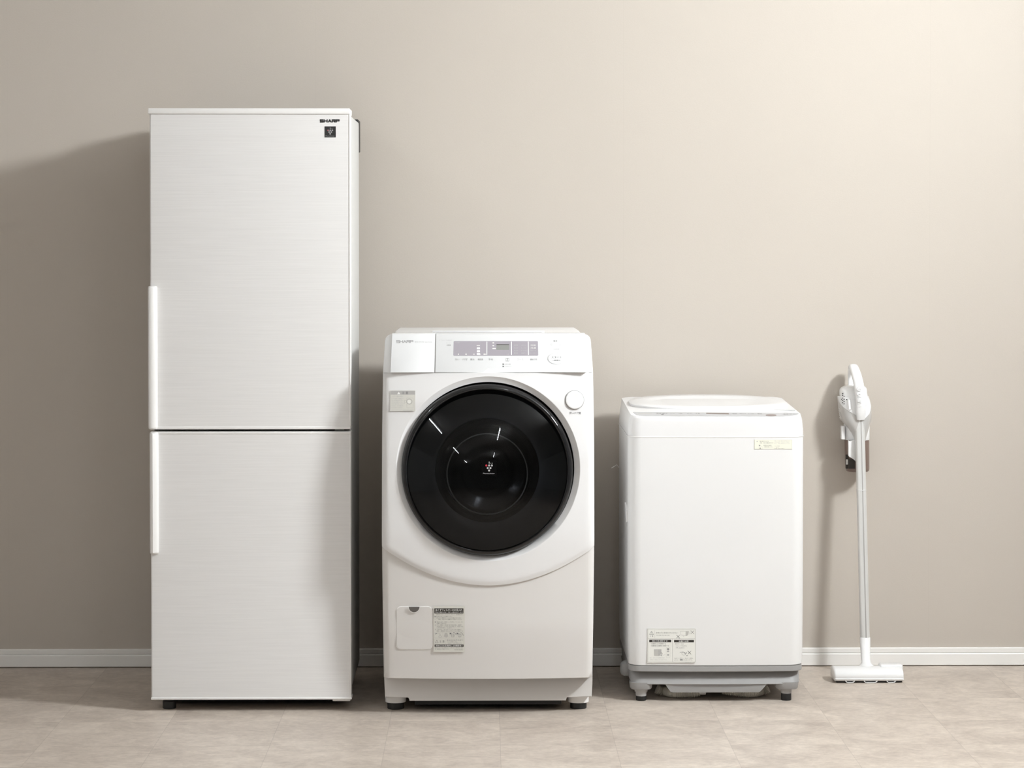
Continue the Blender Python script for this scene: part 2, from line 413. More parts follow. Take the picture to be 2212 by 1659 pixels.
# ------------------------------------------------------------------ refrigerator
FY = -.676                                   # plane of the door fronts
def fx(px, py=800): return at(px, py, FY).x
def fz(py, px=540): return at(px, py, FY).z
fr = thing('refrigerator', 'tall white two-door refrigerator with brushed doors and long left-edge handles, against the back wall', 'refrigerator', ((fx(325)+fx(757))/2, -.45, 0))
xl, xr = fx(324.5), fx(757.0)
GRAIN = brushed_material()
bm = bmesh.new()   # cabinet, with its top sloping edges
prism_x(bm, [(-.605, .052), (-.605, 1.620), (-.595, 1.623), (-.200, 1.623), (-.19, 1.614), (-.19, .052)], xl+.003, xr-.0015, .003)
finish(bm, 'cabinet', SIDE, fr)
bm = bmesh.new(); box(bm, xl+.02, xr-.02, -.58, -.22, .010, .06); finish(bm, 'chassis', DARK, fr)  # dark box carried low to block light and blacken the gap beneath
bm = bmesh.new(); box(bm, xl+.004, xr-.0035, -.192, -.075, 1.540, 1.633, .002); finish(bm, 'rear_cover', BLACK, fr)['label'] = 'black cover at the top of the back'
bm = bmesh.new(); box(bm, xl+.004, xr-.006, -.63, -.602, .075, 1.6, .004); finish(bm, 'door_seal', DARK, fr)
def door(z0, z1, top, ztop_lip, zbot_lip, name):
    bm = bmesh.new()
    pl = rrect(xl, xr, FY, -.625, .0045, 4)
    loft(bm, [[(x, y, z) for x, y in pl] for z in (z0+zbot_lip, z1-ztop_lip)])
    d = finish(bm, name, GRAIN, fr)
    return d
# upper door
zt, zc = fz(234.0), fz(247.0)
zu0, zu1 = fz(927.5), zc
up = door(zu0, zu1, True, .0, .0075, 'upper_door'); 
bm = bmesh.new(); box(bm, xl-.0035, xr-.001, FY-.004, -.57, zc+.0005, zt, .0022, 3); finish(bm, 'top_cap', TRIM, up)
bm = bmesh.new(); box(bm, xl-.001, xr+.0005, FY-.0015, -.625, zu0, zu0+.0078, .002, 3); finish(bm, 'bottom_edge_trim', TRIM, up)
bm = bmesh.new(); box(bm, xr-.0035, xr+.0006, FY-.0012, -.625, zu0+.0078, zu1, .0012, 2); finish(bm, 'side_edge_trim', TRIM, up)
def handle(x0, x1, z0, z1, par):
    bm = bmesh.new(); D_ = .017
    pl = [(x0+.002, FY+.012), (x0, FY+.004), (x0-.0003, FY-.006), (x0+.003, FY-D_*.85), (x0+.009, FY-D_), (x1-.005, FY-D_*.8), (x1-.001, FY-D_*.45), (x1, FY+.002), (x1-.001, FY+.012)]
    rings = []
    for z, s in ((z0, .55), (z0+.0012, .82), (z0+.004, .97), (z0+.008, 1), (z1-.008, 1), (z1-.004, .97), (z1-.0012, .82), (z1, .55)):
        rings.append([(xm, FY+.012-(FY+.012-y)*s, z) for (xx, y) in pl for xm in [((x0+x1)/2)+(xx-(x0+x1)/2)*(1-(1-s)*.35)]])
    loft(bm, rings); return finish(bm, 'handle', TRIM, par, angle=40)
handle(fx(320.8, 770), fx(340.5, 770), zu0+.0005, fz(618), up)
# lower door
zl0, zl1 = fz(1511.5), fz(932.5)
lo = door(zl0, zl1, True, .007, .0065, 'lower_door')
bm = bmesh.new(); box(bm, xl, xr+.001, FY-.0012, -.625, zl1-.0072, zl1, .002, 3); finish(bm, 'top_edge_trim', TRIM, lo)
bm = bmesh.new(); box(bm, xl-.001, xr+.0025, FY-.002, -.625, zl0, zl0+.0068, .002, 3); finish(bm, 'bottom_edge_trim', TRIM, lo)
bm = bmesh.new(); box(bm, xr-.0035, xr+.0006, FY-.0012, -.625, zl0+.0068, zl1-.0072, .0012, 2); finish(bm, 'side_edge_trim', TRIM, lo)
handle(fx(324.8, 1060)-.0006, fx(343.0, 1060), fz(1196), zl1-.0006, lo)
for px, nm in ((738, 'hinge'),):
    bm = bmesh.new(); box(bm, fx(px-20, 1510), xr-.002, FY+.006, -.62, zl0-.006, zl0-.0005, .002); finish(bm, nm, TRIM, fr)
bm = bmesh.new(); box(bm, fx(722), fx(741), FY+.02, -.62, zl1+.0006, zu0-.0006, .0008); finish(bm, 'middle_hinge', GREYL, fr)
for px, yy in ((366, -.625), (728, -.50), (380, -.26), (725, -.26)):
    X = at(px, 1525, -.625).x
    bm = bmesh.new(); cyl_z(bm, X, yy, [(.017, 0), (.0185, .002), (.0185, .020), (.013, .021), (.013, .036)], 28)
    finish(bm, 'foot', BLACK, fr)
p = Print(712, 261, (0, FY-.0001, 0), (0, -1, 0)); p.brand(691, 257.6, 734, 264.8, INK, 1, .30); p.done('brand_mark', up, 'black raised brand lettering')
p = Print(713, 285, (0, FY-.0001, 0), (0, -1, 0)); p.slab(701.2, 273, 725.4, 296.8, INK); p.emblem(701.2, 273, 725.4, 296.8, DOTG)
p.disc(708.2, 281.4, 1.1, RED, 2); p.done('emblem_sticker', up, 'small square black sticker with a bunch of dots')

# ------------------------------------------------------------------ drum washing machine
def lerp(t, a, b): return a+(b-a)*t
def interp(x, T):
    if x <= T[0][0]: return T[0][1]
    for (a, fa), (b, fb) in zip(T, T[1:]):
        if x <= b:
            t = (x-a)/(b-a); t = t*t*(3-2*t)*.4+t*.6
            return lerp(t, fa, fb)
    return T[-1][1]
WC = at(1054.5, 1100, -.775).x
def ww(z): return interp(z, [(.09, .2822), (.45, .2855), (.75, .2849), (.93, .2832), (1.03, .2822)])
def base_up(z): return interp(z, [(.33, -.786), (.50, -.797), (.70, -.794), (.85, -.780), (.93, -.763)])
def base_lo(z): return interp(z, [(.08, -.752), (.25, -.774), (.46, -.784)])
def Fy(x, z, base):
    w_ = ww(z); u = abs(x-WC)
    e = min(1, max(0, u-(w_-.018))/.018)
    return base(z)+.020*(u/w_)**2+.018*(1-sqrt(max(0, 1-e*e)))
dw = thing('drum_washing_machine', 'white front-loading drum washing machine with large round black door, next to the refrigerator', 'washing machine', (WC, -.42, 0))
Z_PB = at(1054, 805.5, -.763).z                # lower edge of the control panel
def sides(bm, levels, base, back=-.115):
    rings = []
    for z in levels:
        w_ = ww(z)
        rings.append([(WC-w_, Fy(WC-w_, z, base)-.0005, z), (WC-w_, back-.03, z), (WC-w_+.010, back-.008, z), (WC-w_+.03, back, z), (WC+w_-.03, back, z), (WC+w_-.01, back-.008, z), (WC+w_, back-.03, z), (WC+w_, Fy(WC+w_, z, base)-.0005, z)])
    loft(bm, rings, closed=False)
Zb = at(1054, 1466, -.752).z
levels = [Zb+(Z_PB-Zb)*k/24 for k in range(25)]
bm = bmesh.new(); sides(bm, levels, lambda z: base_up(z) if z > .45 else base_lo(z))
finish(bm, 'body', WHITE, dw)
bm = bmesh.new(); box(bm, WC-.20, WC+.20, -.66, -.15, .015, .9); finish(bm, 'inner_shade_box', DARK, dw)  # added dark filler, reaching low to keep light from the underside
# lower front panel
ZA = at(1053, 1265, -.787).z
def zarc(x): return ZA+.102*((x-WC)/.2852)**2
XS = [-1, -.998, -.99, -.975, -.955, -.935, -.9]+[-.85+.05*k for k in range(35)]+[.9, .935, .955, .975, .99, .998, 1]
bm = bmesh.new(); rings = []
for k in range(-2, 25):
    ring_ = []
    for u in XS:
        z1_ = zarc(WC+u*.2852)+.012
        if k >= 0: z = Zb+(z1_-Zb)*k/24; dy = 0
        else: z = Zb-.0015*(-k); dy = .004*(-k)*(-k)
        x = WC+u*ww(z)
        ring_.append((x, Fy(x, z, base_lo)+dy, z))
    rings.append(ring_)
loft(bm, rings, closed=False); finish(bm, 'lower_front_panel', OFFW, dw, angle=60)
# upper front panel around the door
DC_ = at(1054.5, 1013.5, -.795); RO = .2455
bm = bmesh.new(); NA = 240
A = []
def bound(a):      # distance from the door centre to the panel outline
    lo_, hi = RO, .8
    for _ in range(40):
        m_ = (lo_+hi)/2; x, z = DC_.x+m_*cos(a), DC_.z+m_*sin(a)
        inside = abs(x-WC) < .2849 and z < Z_PB and z > zarc(x)
        if inside: lo_ = m_
        else: hi = m_
    return lo_
fr_ = [0, .02, .05, .1, .2, .35, .5, .65, .8, .88, .92, .94, .955, .97, .982, .992, 1.0]
rings = []
angs = [2*pi*k/NA for k in range(NA)]
cxs = [(sx*.2849+WC-DC_.x, zz) for sx in (-1, 1) for zz in (Z_PB-DC_.z, zarc(WC+.2852)-DC_.z)]
for cx_, cz_ in cxs:
    a = math.atan2(cz_, cx_) % (2*pi); k = min(range(NA), key=lambda q: abs(angs[q]-a)); angs[k] = a
BD = [bound(a) for a in angs]
for f in fr_:
    ring_ = []
    for a, b in zip(angs, BD):
        r = RO+.0012+(b-RO-.0012)*f; x, z = DC_.x+r*cos(a), DC_.z+r*sin(a)
        xx = WC+(x-WC)*(ww(z)/.2849)
        y = Fy(xx, z, base_up)
        da = z-zarc(x)                 # roll the lower lip back
        if da < .012: y += .0035*(.012-da)/.012
        ring_.append((xx, y, z))
    rings.append(ring_)
# the last ring folds in to give the panel a thickness
rings.append([(WC+(x-WC)*(1 if abs(x-WC) > .28 else 1), y+.012 if zz < Z_PB-.002 else y+.004, zz) for x, y, zz in rings[-1]])
rec = []
for r, dy in ((RO+.0012, 0), (RO+.0004, .0003), (RO-.0006, .0013), (RO-.0145, 1), (RO-.0152, 2)):
    rec.append([(DC_.x+r*cos(a), (Fy(DC_.x+RO*cos(a), DC_.z+RO*sin(a), base_up)+dy if dy < .5 else -.770+.04*r*sin(a)+(.03 if dy > 1.5 else 0)), DC_.z+r*sin(a)) for a in angs])
rings = rec[::-1][:-1]+rings
loft(bm, [list(r) for r in rings], False, False)
finish(bm, 'upper_front_panel', WHITEP, dw, angle=50)
# door
dr_ = at(1052.5, 1015.5, -.795); DX, DZ = dr_.x, dr_.z; DRr = .2300
TILT = Matrix.Rotation(R(-7), 3, 'X'); DCEN = Vector((DX, -.785, DZ))      # the door leans back at the top
def tilted(bm, m=TILT): bmesh.ops.rotate(bm, cent=DCEN, matrix=m, verts=bm.verts)
dd = None
bm = bmesh.new()
lathe_y(bm, DX, DZ, [(DRr-.03, -.720), (DRr, -.735), (DRr, -.770), (DRr-.0006, -.778), (DRr-.003, -.785), (DRr-.0075, -.7900), (DRr-.0125, -.7915), (DRr-.0155, -.7890), (DRr-.0165, -.782), (DRr-.0175, -.770)], 128)
tilted(bm, Matrix.Rotation(R(-3.2), 3, 'X')); dd = finish(bm, 'door', BLKG, dw, angle=60); dd['label'] = 'round glossy black door'
RG = DRr-.0165; RS = .54; y0g = -.7885; yc = y0g+sqrt(RS*RS-RG*RG)
prof = [(RG*sin(pi/2*k/28) if k else 0, 0) for k in range(29)]
prof = [(r, yc-sqrt(RS*RS-r*r)) for r, _ in prof]+[(RG+.0003, y0g+.002), (RG+.0003, y0g+.03)]
bm = bmesh.new(); lathe_y(bm, DX, DZ, prof, 128); tilted(bm)
finish(bm, 'door_glass', tinted_glass('smoked_door_glass', (.36, .37, .39)), dd, angle=80)['label'] = 'dark smoked domed glass'
bm = bmesh.new()     # inside: bezel, sealing lip, glass bowl, drum
BZ = mat('dark_door_bezel', (.05, .053, .058), .35)
lathe_y(bm, DX, DZ, [(RG, -.780), (RG-.012, -.775), (.165, -.762), (.150, -.755), (.140, -.755)], 96)
tilted(bm); finish(bm, 'inner_bezel', BZ, dd, angle=60)
bm = bmesh.new(); lathe_y(bm, DX, DZ-.004, [(.140, -.755), (.128, -.748), (.108, -.720), (.104, -.71), (.098, -.71), (.05, -.692), (0, -.688)], 96)
tilted(bm); finish(bm, 'glass_bowl', mat('dark_bowl_glass', (.012, .012, .011), .12), dd, angle=40)
bm = bmesh.new(); lathe_y(bm, DX, DZ-.010, [(.1065, -.732), (.1085, -.7335), (.110, -.732), (.1085, -.7305), (.1065, -.732)], 96); tilted(bm); finish(bm, 'bowl_rim', mat('bowl_rim_grey', (.30, .30, .28), .15), dd)
_n = TILT @ Vector((0, -1, 0)); p = Print(1056, 1010, DCEN+TILT @ (Vector((DX, yc-RS, DZ))-DCEN), _n, .0004)
p.slab(1040.4, 993.6, 1072.6, 1026.4, mat('emblem_black', (.003, .003, .003), .7, 0, .02)); p.emblem(1040.8, 993.6, 1072.2, 1027); p.done('emblem_sticker', dd, 'small black square with six dots, one red')
# opening button
def surf_normal(x, z, base):
    e = .002; dx = (Fy(x+e, z, base)-Fy(x-e, z, base))/(2*e); dz = (Fy(x, z+e, base)-Fy(x, z-e, base))/(2*e)
    return Vector((dx, -1, dz)).normalized()
def on_front(px, py, base, eps=.0009):
    q = at(px, py, -.79)
    for _ in range(4): q = at(px, py, Fy(q.x, q.z, base))
    return Print(px, py, q, surf_normal(q.x, q.z, base), eps), q
bp_, q = on_front(1241, 864, base_up)
n_ = surf_normal(q.x, q.z, base_up); u_ = Vector((0, 0, 1)).cross(n_).normalized()*-1; v_ = n_.cross(u_)*-1
def disc_stack(q, n, u, v, prof, m, name, par, N_=48):
    bm = bmesh.new(); rings = [[q+n*h+u*r*cos(2*pi*k/N_)+v*r*sin(2*pi*k/N_) for k in range(N_)] for r, h in prof]
    loft(bm, rings); return finish(bm, name, m, par, angle=45)
disc_stack(q, n_, u_, v_, [(.0262, -.004), (.0262, .0008), (.0255, .0010), (.0250, .0004), (.0250, -.004)], GREYL, 'button_surround', dw)
disc_stack(q, n_, u_, v_, [(.0246, -.004), (.0246, .0022), (.0240, .0032), (.0228, .0038), (.018, .0036), (.008, .0028), (.001, .0026)], WHITEP, 'door_button', dw)
p, q = on_front(1242, 892, base_up, .0005); p.text('押→ドア開', 1230, 1254.5, 892.3, 5.4, INKG, bold=.01); p.done('button_caption', dw)
# caution label, top left
p, q = on_front(870, 865, base_up, .0007)
p.slab(842.6, 843.5, 897.2, 888, LABELG, r=1); p.rect(843.6, 844.3, 896.8, 852.4, LGREY)
p.box(843.4, 852.4, 896, 885.2, .35, INKL)
p.poly([(861.5, 846.2), (865, 851.6), (858, 851.6)], INKW, 2); p.text('注', 868.5, 873.2, 848.6, 5.6, INKG, 2, .02); p.text('意', 876.8, 881.6, 848.6, 5.6, INKG, 2, .02)
p.text('ケガや水漏れ原因に', 846.5, 871.5, 856.2, 3, INKL)
for k, s_ in enumerate(('ドアを閉めた後確認す', 'るため衣類がはさまり', '水もれの原因となりま', 'すので取り除いて必ず', 'ください。お子様は中', 'に入らないで下さい')):
    p.text(s_, 846, 871.5-(k % 3), 861.4+k*3.75, 2.7, INKL)
p.box(879, 859.5, 892.6, 881.2, .5, LMID); p.ring(884.5, 867.5, 6.4, 6.4, 2.0, LMID); p.disc(883.8, 867.4, 4.3, LABEL, 2)
p.path([(873.6, 872.5), (873.6, 864.8), (877, 864.8), (879.2, 868.4), (876, 870)], .7, LMID); p.text('TINS-B038VBRZ', 870, 891.8, 887.2, 1.6, INKL); p.done('caution_label', dw)
# lower left filter cover and its label
c0 = on_front(895, 1357, base_lo)[1]; nn = surf_normal(c0.x, c0.z, base_lo)
P_ = Print(895, 1357, c0, nn, 0)
def rr_solid(P_, x0, y0, x1, y1, r, h0, h1, m, name, par, bev=.6):
    bm = bmesh.new(); rings = []
    for inset, h in ((0, h0), (0, h1-.0003), (bev, h1)):
        r_ = []
        for x, y in rrect(x0+inset, x1-inset, y0+inset, y1-inset, r-inset, 8):
            q = P_.P(x, y, 0); r_.append((q.x, Fy(q.x, q.z, base_lo)-h, q.z))
        rings.append(r_)
    loft(bm, rings); return finish(bm, name, m, par, angle=12)
rr_solid(P_, 855.0, 1309.8, 934.9, 1404.0, 12, -.004, .0013, mat('panel_edge_light', (.84, .83, .81), .35), 'filter_cover_rim', dw)
rr_solid(P_, 856.2, 1310.8, 934.0, 1402.8, 11.2, -.004, .0014, mat('panel_joint_grey', (.42, .40, .38), .6), 'filter_cover_gap', dw)
fc = rr_solid(P_, 856.7, 1311.1, 933.6, 1402.4, 11, -.004, .0019, OFFW, 'filter_cover', dw, .2)
P_.eps = .0023
P_.poly([(883.3+.0, 1310.2)]+[(894.8+11.6*cos(R(180-180*k/20)), 1310.2+11.8*sin(R(180*k/20))) for k in range(21)], mat('finger_hole_dark', (.13, .12, .11), .7), 1)
P_.ring(894.8, 1310.3, 12.8, 13.0, 1.1, mat('panel_edge_light', (0, 0, 0)), 1, 24, 0, 180)
P_.done('finger_notch', fc, 'dark half-round finger notch')
p, q = on_front(970, 1358, base_lo, .0006)
p.slab(936.5, 1309.5, 1004, 1408.5, LABELG, r=1)
p.rect(938.3, 1314.0, 1001.2, 1325.2, LBLK, 1, .8); p.text('糸くずフィルターのお手入れ', 940.6, 998.8, 1317.7, 5.2, INKW, 2, .02)
p.text('（安全に使用のため、お手入れ後は必ずしめる）', 940, 1000, 1322.6, 2.7, INKW, 2)
rows = [('運転前にはよくしめつけてください。水が漏れます', 942.5, 999.5, 1327.6), ('排水後しめたことを確認ください。', 942.5, 977, 1331.2), ('お手入れは電源を切ってから水を抜いてから行う。', 942.5, 996.5, 1334.6), ('「残水」が出るので容器などで受けてください', 946, 998, 1337.6),
        ('排水をしぼり、電源スイッチを押し、フィルターカバ', 943.5, 1000.2, 1343.4), ('を開けて排水する。', 943.5, 965.2, 1346.4), ('カバーを開け、排水用つまみを左に回し、容器で', 943.5, 997, 1350), ('水を受ける。フィルターを引き出して、水洗いする。', 943.5, 1001, 1353.2), ('ごみを取り除き、元に戻す。', 943.5, 976.6, 1356.2),
        ('つまみを、右に回して止まるまで確実に', 943.5, 997, 1359.9), ('閉め、運転前にゆるみがないか必ず確認する', 943.5, 999.5, 1363)]
for s_, a, b, y in rows: p.text(s_, a, b, y, 2.5, INKG)
for s_, y in (('1', 1343.6), ('2', 1350.4), ('3', 1359.8)): p.text(s_, 939.5, 940.9, y, 2.8, INKG)
p.box(938.4, 1328, 941.6, 1338, .3, LMID); p.rect(938.6, 1331.4, 941.6, 1333, INKG)
for x in (956.8, 971.4, 985.8): p.line(x, 1366.4, x, 1377.2, .35, LMID)
p.box(938.6, 1366, 1001.5, 1377.8, .3, LMID)
p.poly([(939.8, 1369), (944.5, 1366.6), (944, 1368.4), (940.2, 1370.4)], INKG); p.path([(945, 1367.6), (949, 1368.6), (951, 1369), (952, 1373), (954, 1376), (948, 1376.6), (949.4, 1369)], .7, LMID); p.ring(951, 1375, 3.6, 2.2, .5, LMID)
p.poly([(961, 1366.8), (966, 1366.8), (968.6, 1374.8), (965, 1376), (963.8, 1378), (962.6, 1376), (958.8, 1374.8)], LMID)
for cx_, a0_, a1_ in ((978, -85, -10), (993, -75, 5)):
    p.disc(cx_, 1372.4, 4.6, LMID); p.ring(cx_+.4, 1372.6, 7.4, 7, .9, INKG, 1, 12, a0_, a1_); p.rect(cx_-6.6, 1366.6, cx_-3, 1370, INKG, 2)
p.line(978, 1368.6, 978, 1376.4, .6, LABEL, 2); p.line(989, 1372.4, 997, 1372.4, .6, LABEL, 2)
p.box(938.8, 1380, 1001.8, 1391, .35, LMID); p.line(962.8, 1380, 962.8, 1391, .35, LMID)
p.path([(940.4, 1388.4), (943.6, 1382.4), (946.8, 1388.4), (940.4, 1388.4)], .7, INKG, 2); p.text('注', 949.4, 953.2, 1385.4, 5.2, INKG, 1, .02); p.text('意', 955.8, 960.2, 1385.4, 5.2, INKG, 1, .02)
p.text('水もれのおそれあり', 965, 999.4, 1382.8, 3.8, INKG, 1, .01); p.text('カバーを確実にしめる。', 966.5, 988, 1386.4, 2, INKG); p.text('ご使用前に、「しめる」確認を必ず行う。', 966.8, 998, 1389.2, 2, INKG)
p.rect(938.8, 1392, 1001.6, 1397.2, LBLK, 1, .8); p.text('排水口は定期的にお掃除を！', 941, 999, 1394.6, 3.5, INKW, 2, .02)
p.text('詰まりや、泡・においが発生することがあります。異常が出たら点検', 939.6, 999.6, 1399.2, 2.1, INKG); p.text('を。販売店にご相談ください。', 939.6, 971, 1402.2, 2.1, INKG); p.text('TINSEB148QBRZ', 981, 1000.5, 1403.6, 1.8, INKG)
p.done('instruction_label', dw)
# top housing with rounded shoulders
A_ = (-.761, Z_PB); B_ = (-.634, at(1054, 722, -.634).z)
prof = [A_, B_, (-.60, B_[1]+.003), (-.20, B_[1]-.012), (-.14, B_[1]-.022), (-.118, B_[1]-.04), (-.115, Z_PB)]
bm = bmesh.new(); rings = []
US = [-1, -.9988, -.995, -.985, -.97, -.95, -.93, 0, .93, .95, .97, .985, .995, .9988, 1]
for u in US:
    e = min(1, max(0, abs(u)-.935)/.065); dn = .018*(1-sqrt(1-e*e)); r_ = []
    for k, (y, z) in enumerate(prof):
        x = WC+u*ww(z); yy = y
        if k == 0: yy = Fy(x, z, base_up)
        if 1 <= k <= 5: z2 = max(Z_PB+.001, z-.004-dn)
        else: z2 = z
        if k == 1: yy = y+dn*.4+.020*u*u*.6
        r_.append((x, yy, z2))
    rings.append(r_)
loft(bm, rings); finish(bm, 'top_housing', WHITEP, dw, angle=40)
# raised slanted fascia: drawer front at left, control panel at right
sd = Vector((0, B_[0]-A_[0], B_[1]-A_[1])).normalized(); sn = Vector((0, -sd.z, sd.y))
PAc = Vector((0, A_[0]+.006, A_[1])); RISE = .0045
def px_on_slope(px, py, h=RISE): return hit(px, py, PAc+sn*h, sn)
def fascia(pxa, pxb, name, m):
    xa, xb = px_on_slope(pxa, 780).x, px_on_slope(pxb, 780).x
    zl = px_on_slope(1054, 804.6); zu = px_on_slope(1054, 722)
    bm = bmesh.new()
    prof = [(zl.y, zl.z), (zu.y-.002, zu.z-.0012), (zu.y+.006, zu.z+.0022), (zu.y+.03, zu.z+.003), (zu.y+.03, zu.z-.015), (zl.y+.03, zl.z)]
    prism_x(bm, prof, xa, xb, .0012); return finish(bm, name, m, dw, angle=35)
PANW = mat('panel_white_gloss', (.75, .755, .76), .2)
dg_ = fascia(844.3, 938.8, 'detergent_drawer', PANW)
cp = fascia(940.6, 1266.8, 'control_panel', PANW)
bm = bmesh.new(); xa, xb = px_on_slope(938.2, 780).x, px_on_slope(941.2, 780).x
q0, q1 = px_on_slope(940, 804.8, .0015), px_on_slope(940, 724, .0015)
prism_x(bm, [(q0.y, q0.z), (q1.y, q1.z), (q1.y+.02, q1.z-.01), (q0.y+.02, q0.z)], xa, xb); finish(bm, 'fascia_gap', LGREY, dw)
# lid strip behind the fascia
zu = px_on_slope(1054, 722)
xa, xb = at(853, 715, -.61).x, at(1253, 715, -.61).x
ztp = at(1054, 713.0, -.53).z
bm = bmesh.new()
rings = []
for x, d in ((xa-.006, .010), (xa, .002), (xa+.004, 0), (xb-.004, 0), (xb, .002), (xb+.006, .010)):
    rings.append([(x, zu.y+.010, zu.z+.0018-d*.3), (x, zu.y+.05, ztp-.0035-d), (x, -.53, ztp-.0005-d), (x, -.24, ztp-.004-d), (x, -.20, ztp-.012-d), (x, -.20, zu.z-.03), (x, zu.y+.012, zu.z-.03)])
loft(bm, rings); finish(bm, 'top_cover', WHITEP, dw, angle=30)
bm = bmesh.new(); xa, xb = at(934, 716, -.59).x, at(1176, 716, -.59).x
box(bm, xa, xb, zu.y+.042, -.56, ztp-.0042, ztp+.0010, .001); finish(bm, 'top_tray_lip', WHITEP, dw)
bm = bmesh.new(); box(bm, at(935, 716, -.59).x, at(1170, 716, -.59).x, zu.y+.0385, zu.y+.0425, ztp-.0060, ztp-.0030); finish(bm, 'tray_gap', LGREY, dw)
# printing on the fascia
def fp(px, py): return Print(px, py, PAc+sn*RISE, sn, .0003)
p = fp(890, 740); p.brand(856, 735.2, 893, 741.2, INKM, 1, .22); p.text('ES-H10 series', 897, 933, 738.8, 3.2, INKL); p.done('brand_mark', dg_, 'grey brand lettering')
p = fp(1071, 753); p.slab(979.6, 736.8, 1162.4, 768.6, DISP, r=2)
for x in (1051.6, 1104.8, 1141.4): p.rect(x-.8, 738, x+.8, 767, INKW)
p.rect(1072.4, 744.2, 1100, 756, LCD); p.rect(1072.4, 744.2, 1100, 745.2, LBLK, 2)
p.rect(1029.6, 745.6, 1036.8, 747, LABEL)
for y in (752.6, 758.8, 764.9): p.rect(1030, y-2, 1036.9, y+2.1, INKW, 1, 1.2)
for x, w_ in ((990.5, 2), (1007, 3), (1024, 2), (1038, 1), (1047, 5)): p.rect(x-w_/2, 764.3, x+w_/2, 766.3, LABEL)
for x0, x1, y in ((1063.8, 1067.5, 740.8), (1063.8, 1067.5, 747), (1063.8, 1071, 753)): p.rect(x0, y-1, x1, y+1, LABEL)
p.text('すすぎ回数', 982, 992.5, 740.5, 2, DOTG); p.text('残り時間', 1094, 1099, 765.4, 2, DOTG)
for r_, y in enumerate((746, 751.8, 757.5, 763)):
    p.text(('標準', '念入り', '毛布', '槽洗浄')[r_], 1110, 1119, y, 2.8, DOTG); p.text(('ダウン', 'おしゃれ着', 'ドライ', '部屋干し')[r_], 1126, 1137, y, 2.8, DOTG)
    p.text(('洗乾', '洗濯', '乾燥のみ', 'ヒーター')[r_], 1146, 1158, y, 3.2, LABEL if r_ < 2 else DOTG)
p.done('display_window', cp, 'smoky purple-grey display strip')
p = fp(1071, 778)
for s_, a, b in (('洗い', 982.3, 992.2), ('すすぎ', 998.6, 1010), ('脱水', 1016, 1025.6), ('風乾燥', 1032, 1043.6), ('予約', 1055, 1065), ('コース', 1116.8, 1131), ('運転切換', 1145, 1160.4)):
    if s_ in ('予約', 'コース', '運転切換'): p.done({'予': 'wash_captions', 'コ': 'timer_caption', '運': 'course_caption'}[s_[0]], cp); p = fp(1071, 778)
    p.text(s_, a, b, 776.6, 4.2, INKL if s_ == 'コース' else INKM)
p.done('mode_caption', cp); p = fp(1071, 778)
p.box(1092.4, 773.8, 1099.6, 780.6, .7, INKL); p.text('Z', 1094, 1098, 777, 4.6, INKG)
p.rect(1085.4, 785.6, 1088.8, 788.2, INKG); p.rect(1085.4, 790.4, 1088.8, 793, INKG)
p.text('約束水量', 1090, 1103, 787, 3, INKL); p.text('ふろ水ポンプ', 1090, 1105.5, 791.8, 3, INKL)
p.done('setting_captions', cp); p = fp(1071, 778)
p.text('ドアロック/乾燥中', 948, 976, 734.8, 2.2, INKL); p.text('チャイルド', 963, 972.5, 741, 2, INKL); p.text('毛布洗', 964, 973, 745.6, 3.4, INKG, 1, .01)
p.done('lock_captions', cp); p = fp(1071, 778)
p.text('電源', 1196.5, 1205, 736.6, 3.4, INKG, 1, .01); p.text('切', 1189.2, 1193.6, 743.8, 4.2, INKL); p.text('入', 1208.4, 1212.6, 743.8, 4.2, INKL); p.text('洗濯/乾燥', 1194, 1209, 754.4, 2.4, INKL)
p.done('power_captions', cp)
q = px_on_slope(1201.8, 774.8); u_ = Vector((1, 0, 0)); v_ = sd
disc_stack(q, sn, u_, v_, [(.0245, -.002), (.0245, .0006), (.0238, .0008), (.0233, .0003), (.0233, -.002)], mat('soft_grey_ring', (.66, .66, .66), .4), 'button_ring', cp)
disc_stack(q, sn, u_, v_, [(.0231, -.002), (.0231, .0009), (.0222, .0014), (.019, .0015)], PANW, 'start_button', cp)
p = Print(1201.8, 774.8, q+sn*.0016, sn, .0002); p.text('スタート', 1191.5, 1213, 771.8, 4.6, INKG); p.text('一時停止', 1192, 1211, 778.6, 3.4, INKG); p.done('start_caption', cp)
for x in (1191.4, 1210.5):
    q = px_on_slope(x, 743.6); disc_stack(q, sn, u_, v_, [(.0062, -.001), (.0062, .0001), (.0055, .0002)], PANW, 'power_button', cp, 24)
# skirt and feet
SKY = -.690
def sx_(px): return at(px, 1490, SKY).x
z_c, z_m, z_t = at(850, 1505.8, SKY).z, at(1054, 1513.6, SKY).z, Zb+.004
bm = bmesh.new()
prism_y(bm, [(sx_(829.8), z_t), (sx_(829.8)+.0005, z_t-.02), (sx_(831.6), z_c), (sx_(883), z_c), (sx_(884.2), z_m), (sx_(1222.6), z_m), (sx_(1223.6), z_c), (sx_(1278), z_c), (sx_(1279.8), z_t-.02), (sx_(1279.8), z_t)], SKY, -.14, .0015, 2)
finish(bm, 'base_skirt', OFFW, dw, angle=40)
for px in (854.5, 1249.5):
    for yy in (-.635, -.20):
        X = at(px, 1512, -.64).x if yy < -.5 else at(px, 1512, -.64).x
        zt_ = at(px, 1518.6, -.66).z
        bm = bmesh.new(); cyl_z(bm, X, yy, [(.0235, zt_+.001), (.0285, zt_), (.0285, z_c+.004)], 72, 0, 1, .0004)
        ft = finish(bm, 'foot', TRIM, dw, angle=60)
        bm = bmesh.new(); cyl_z(bm, X, yy, [(.0215, 0), (.0228, .0015), (.0228, zt_-.001), (.017, zt_+.003)], 40); finish(bm, 'rubber_pad', BLACK, ft)

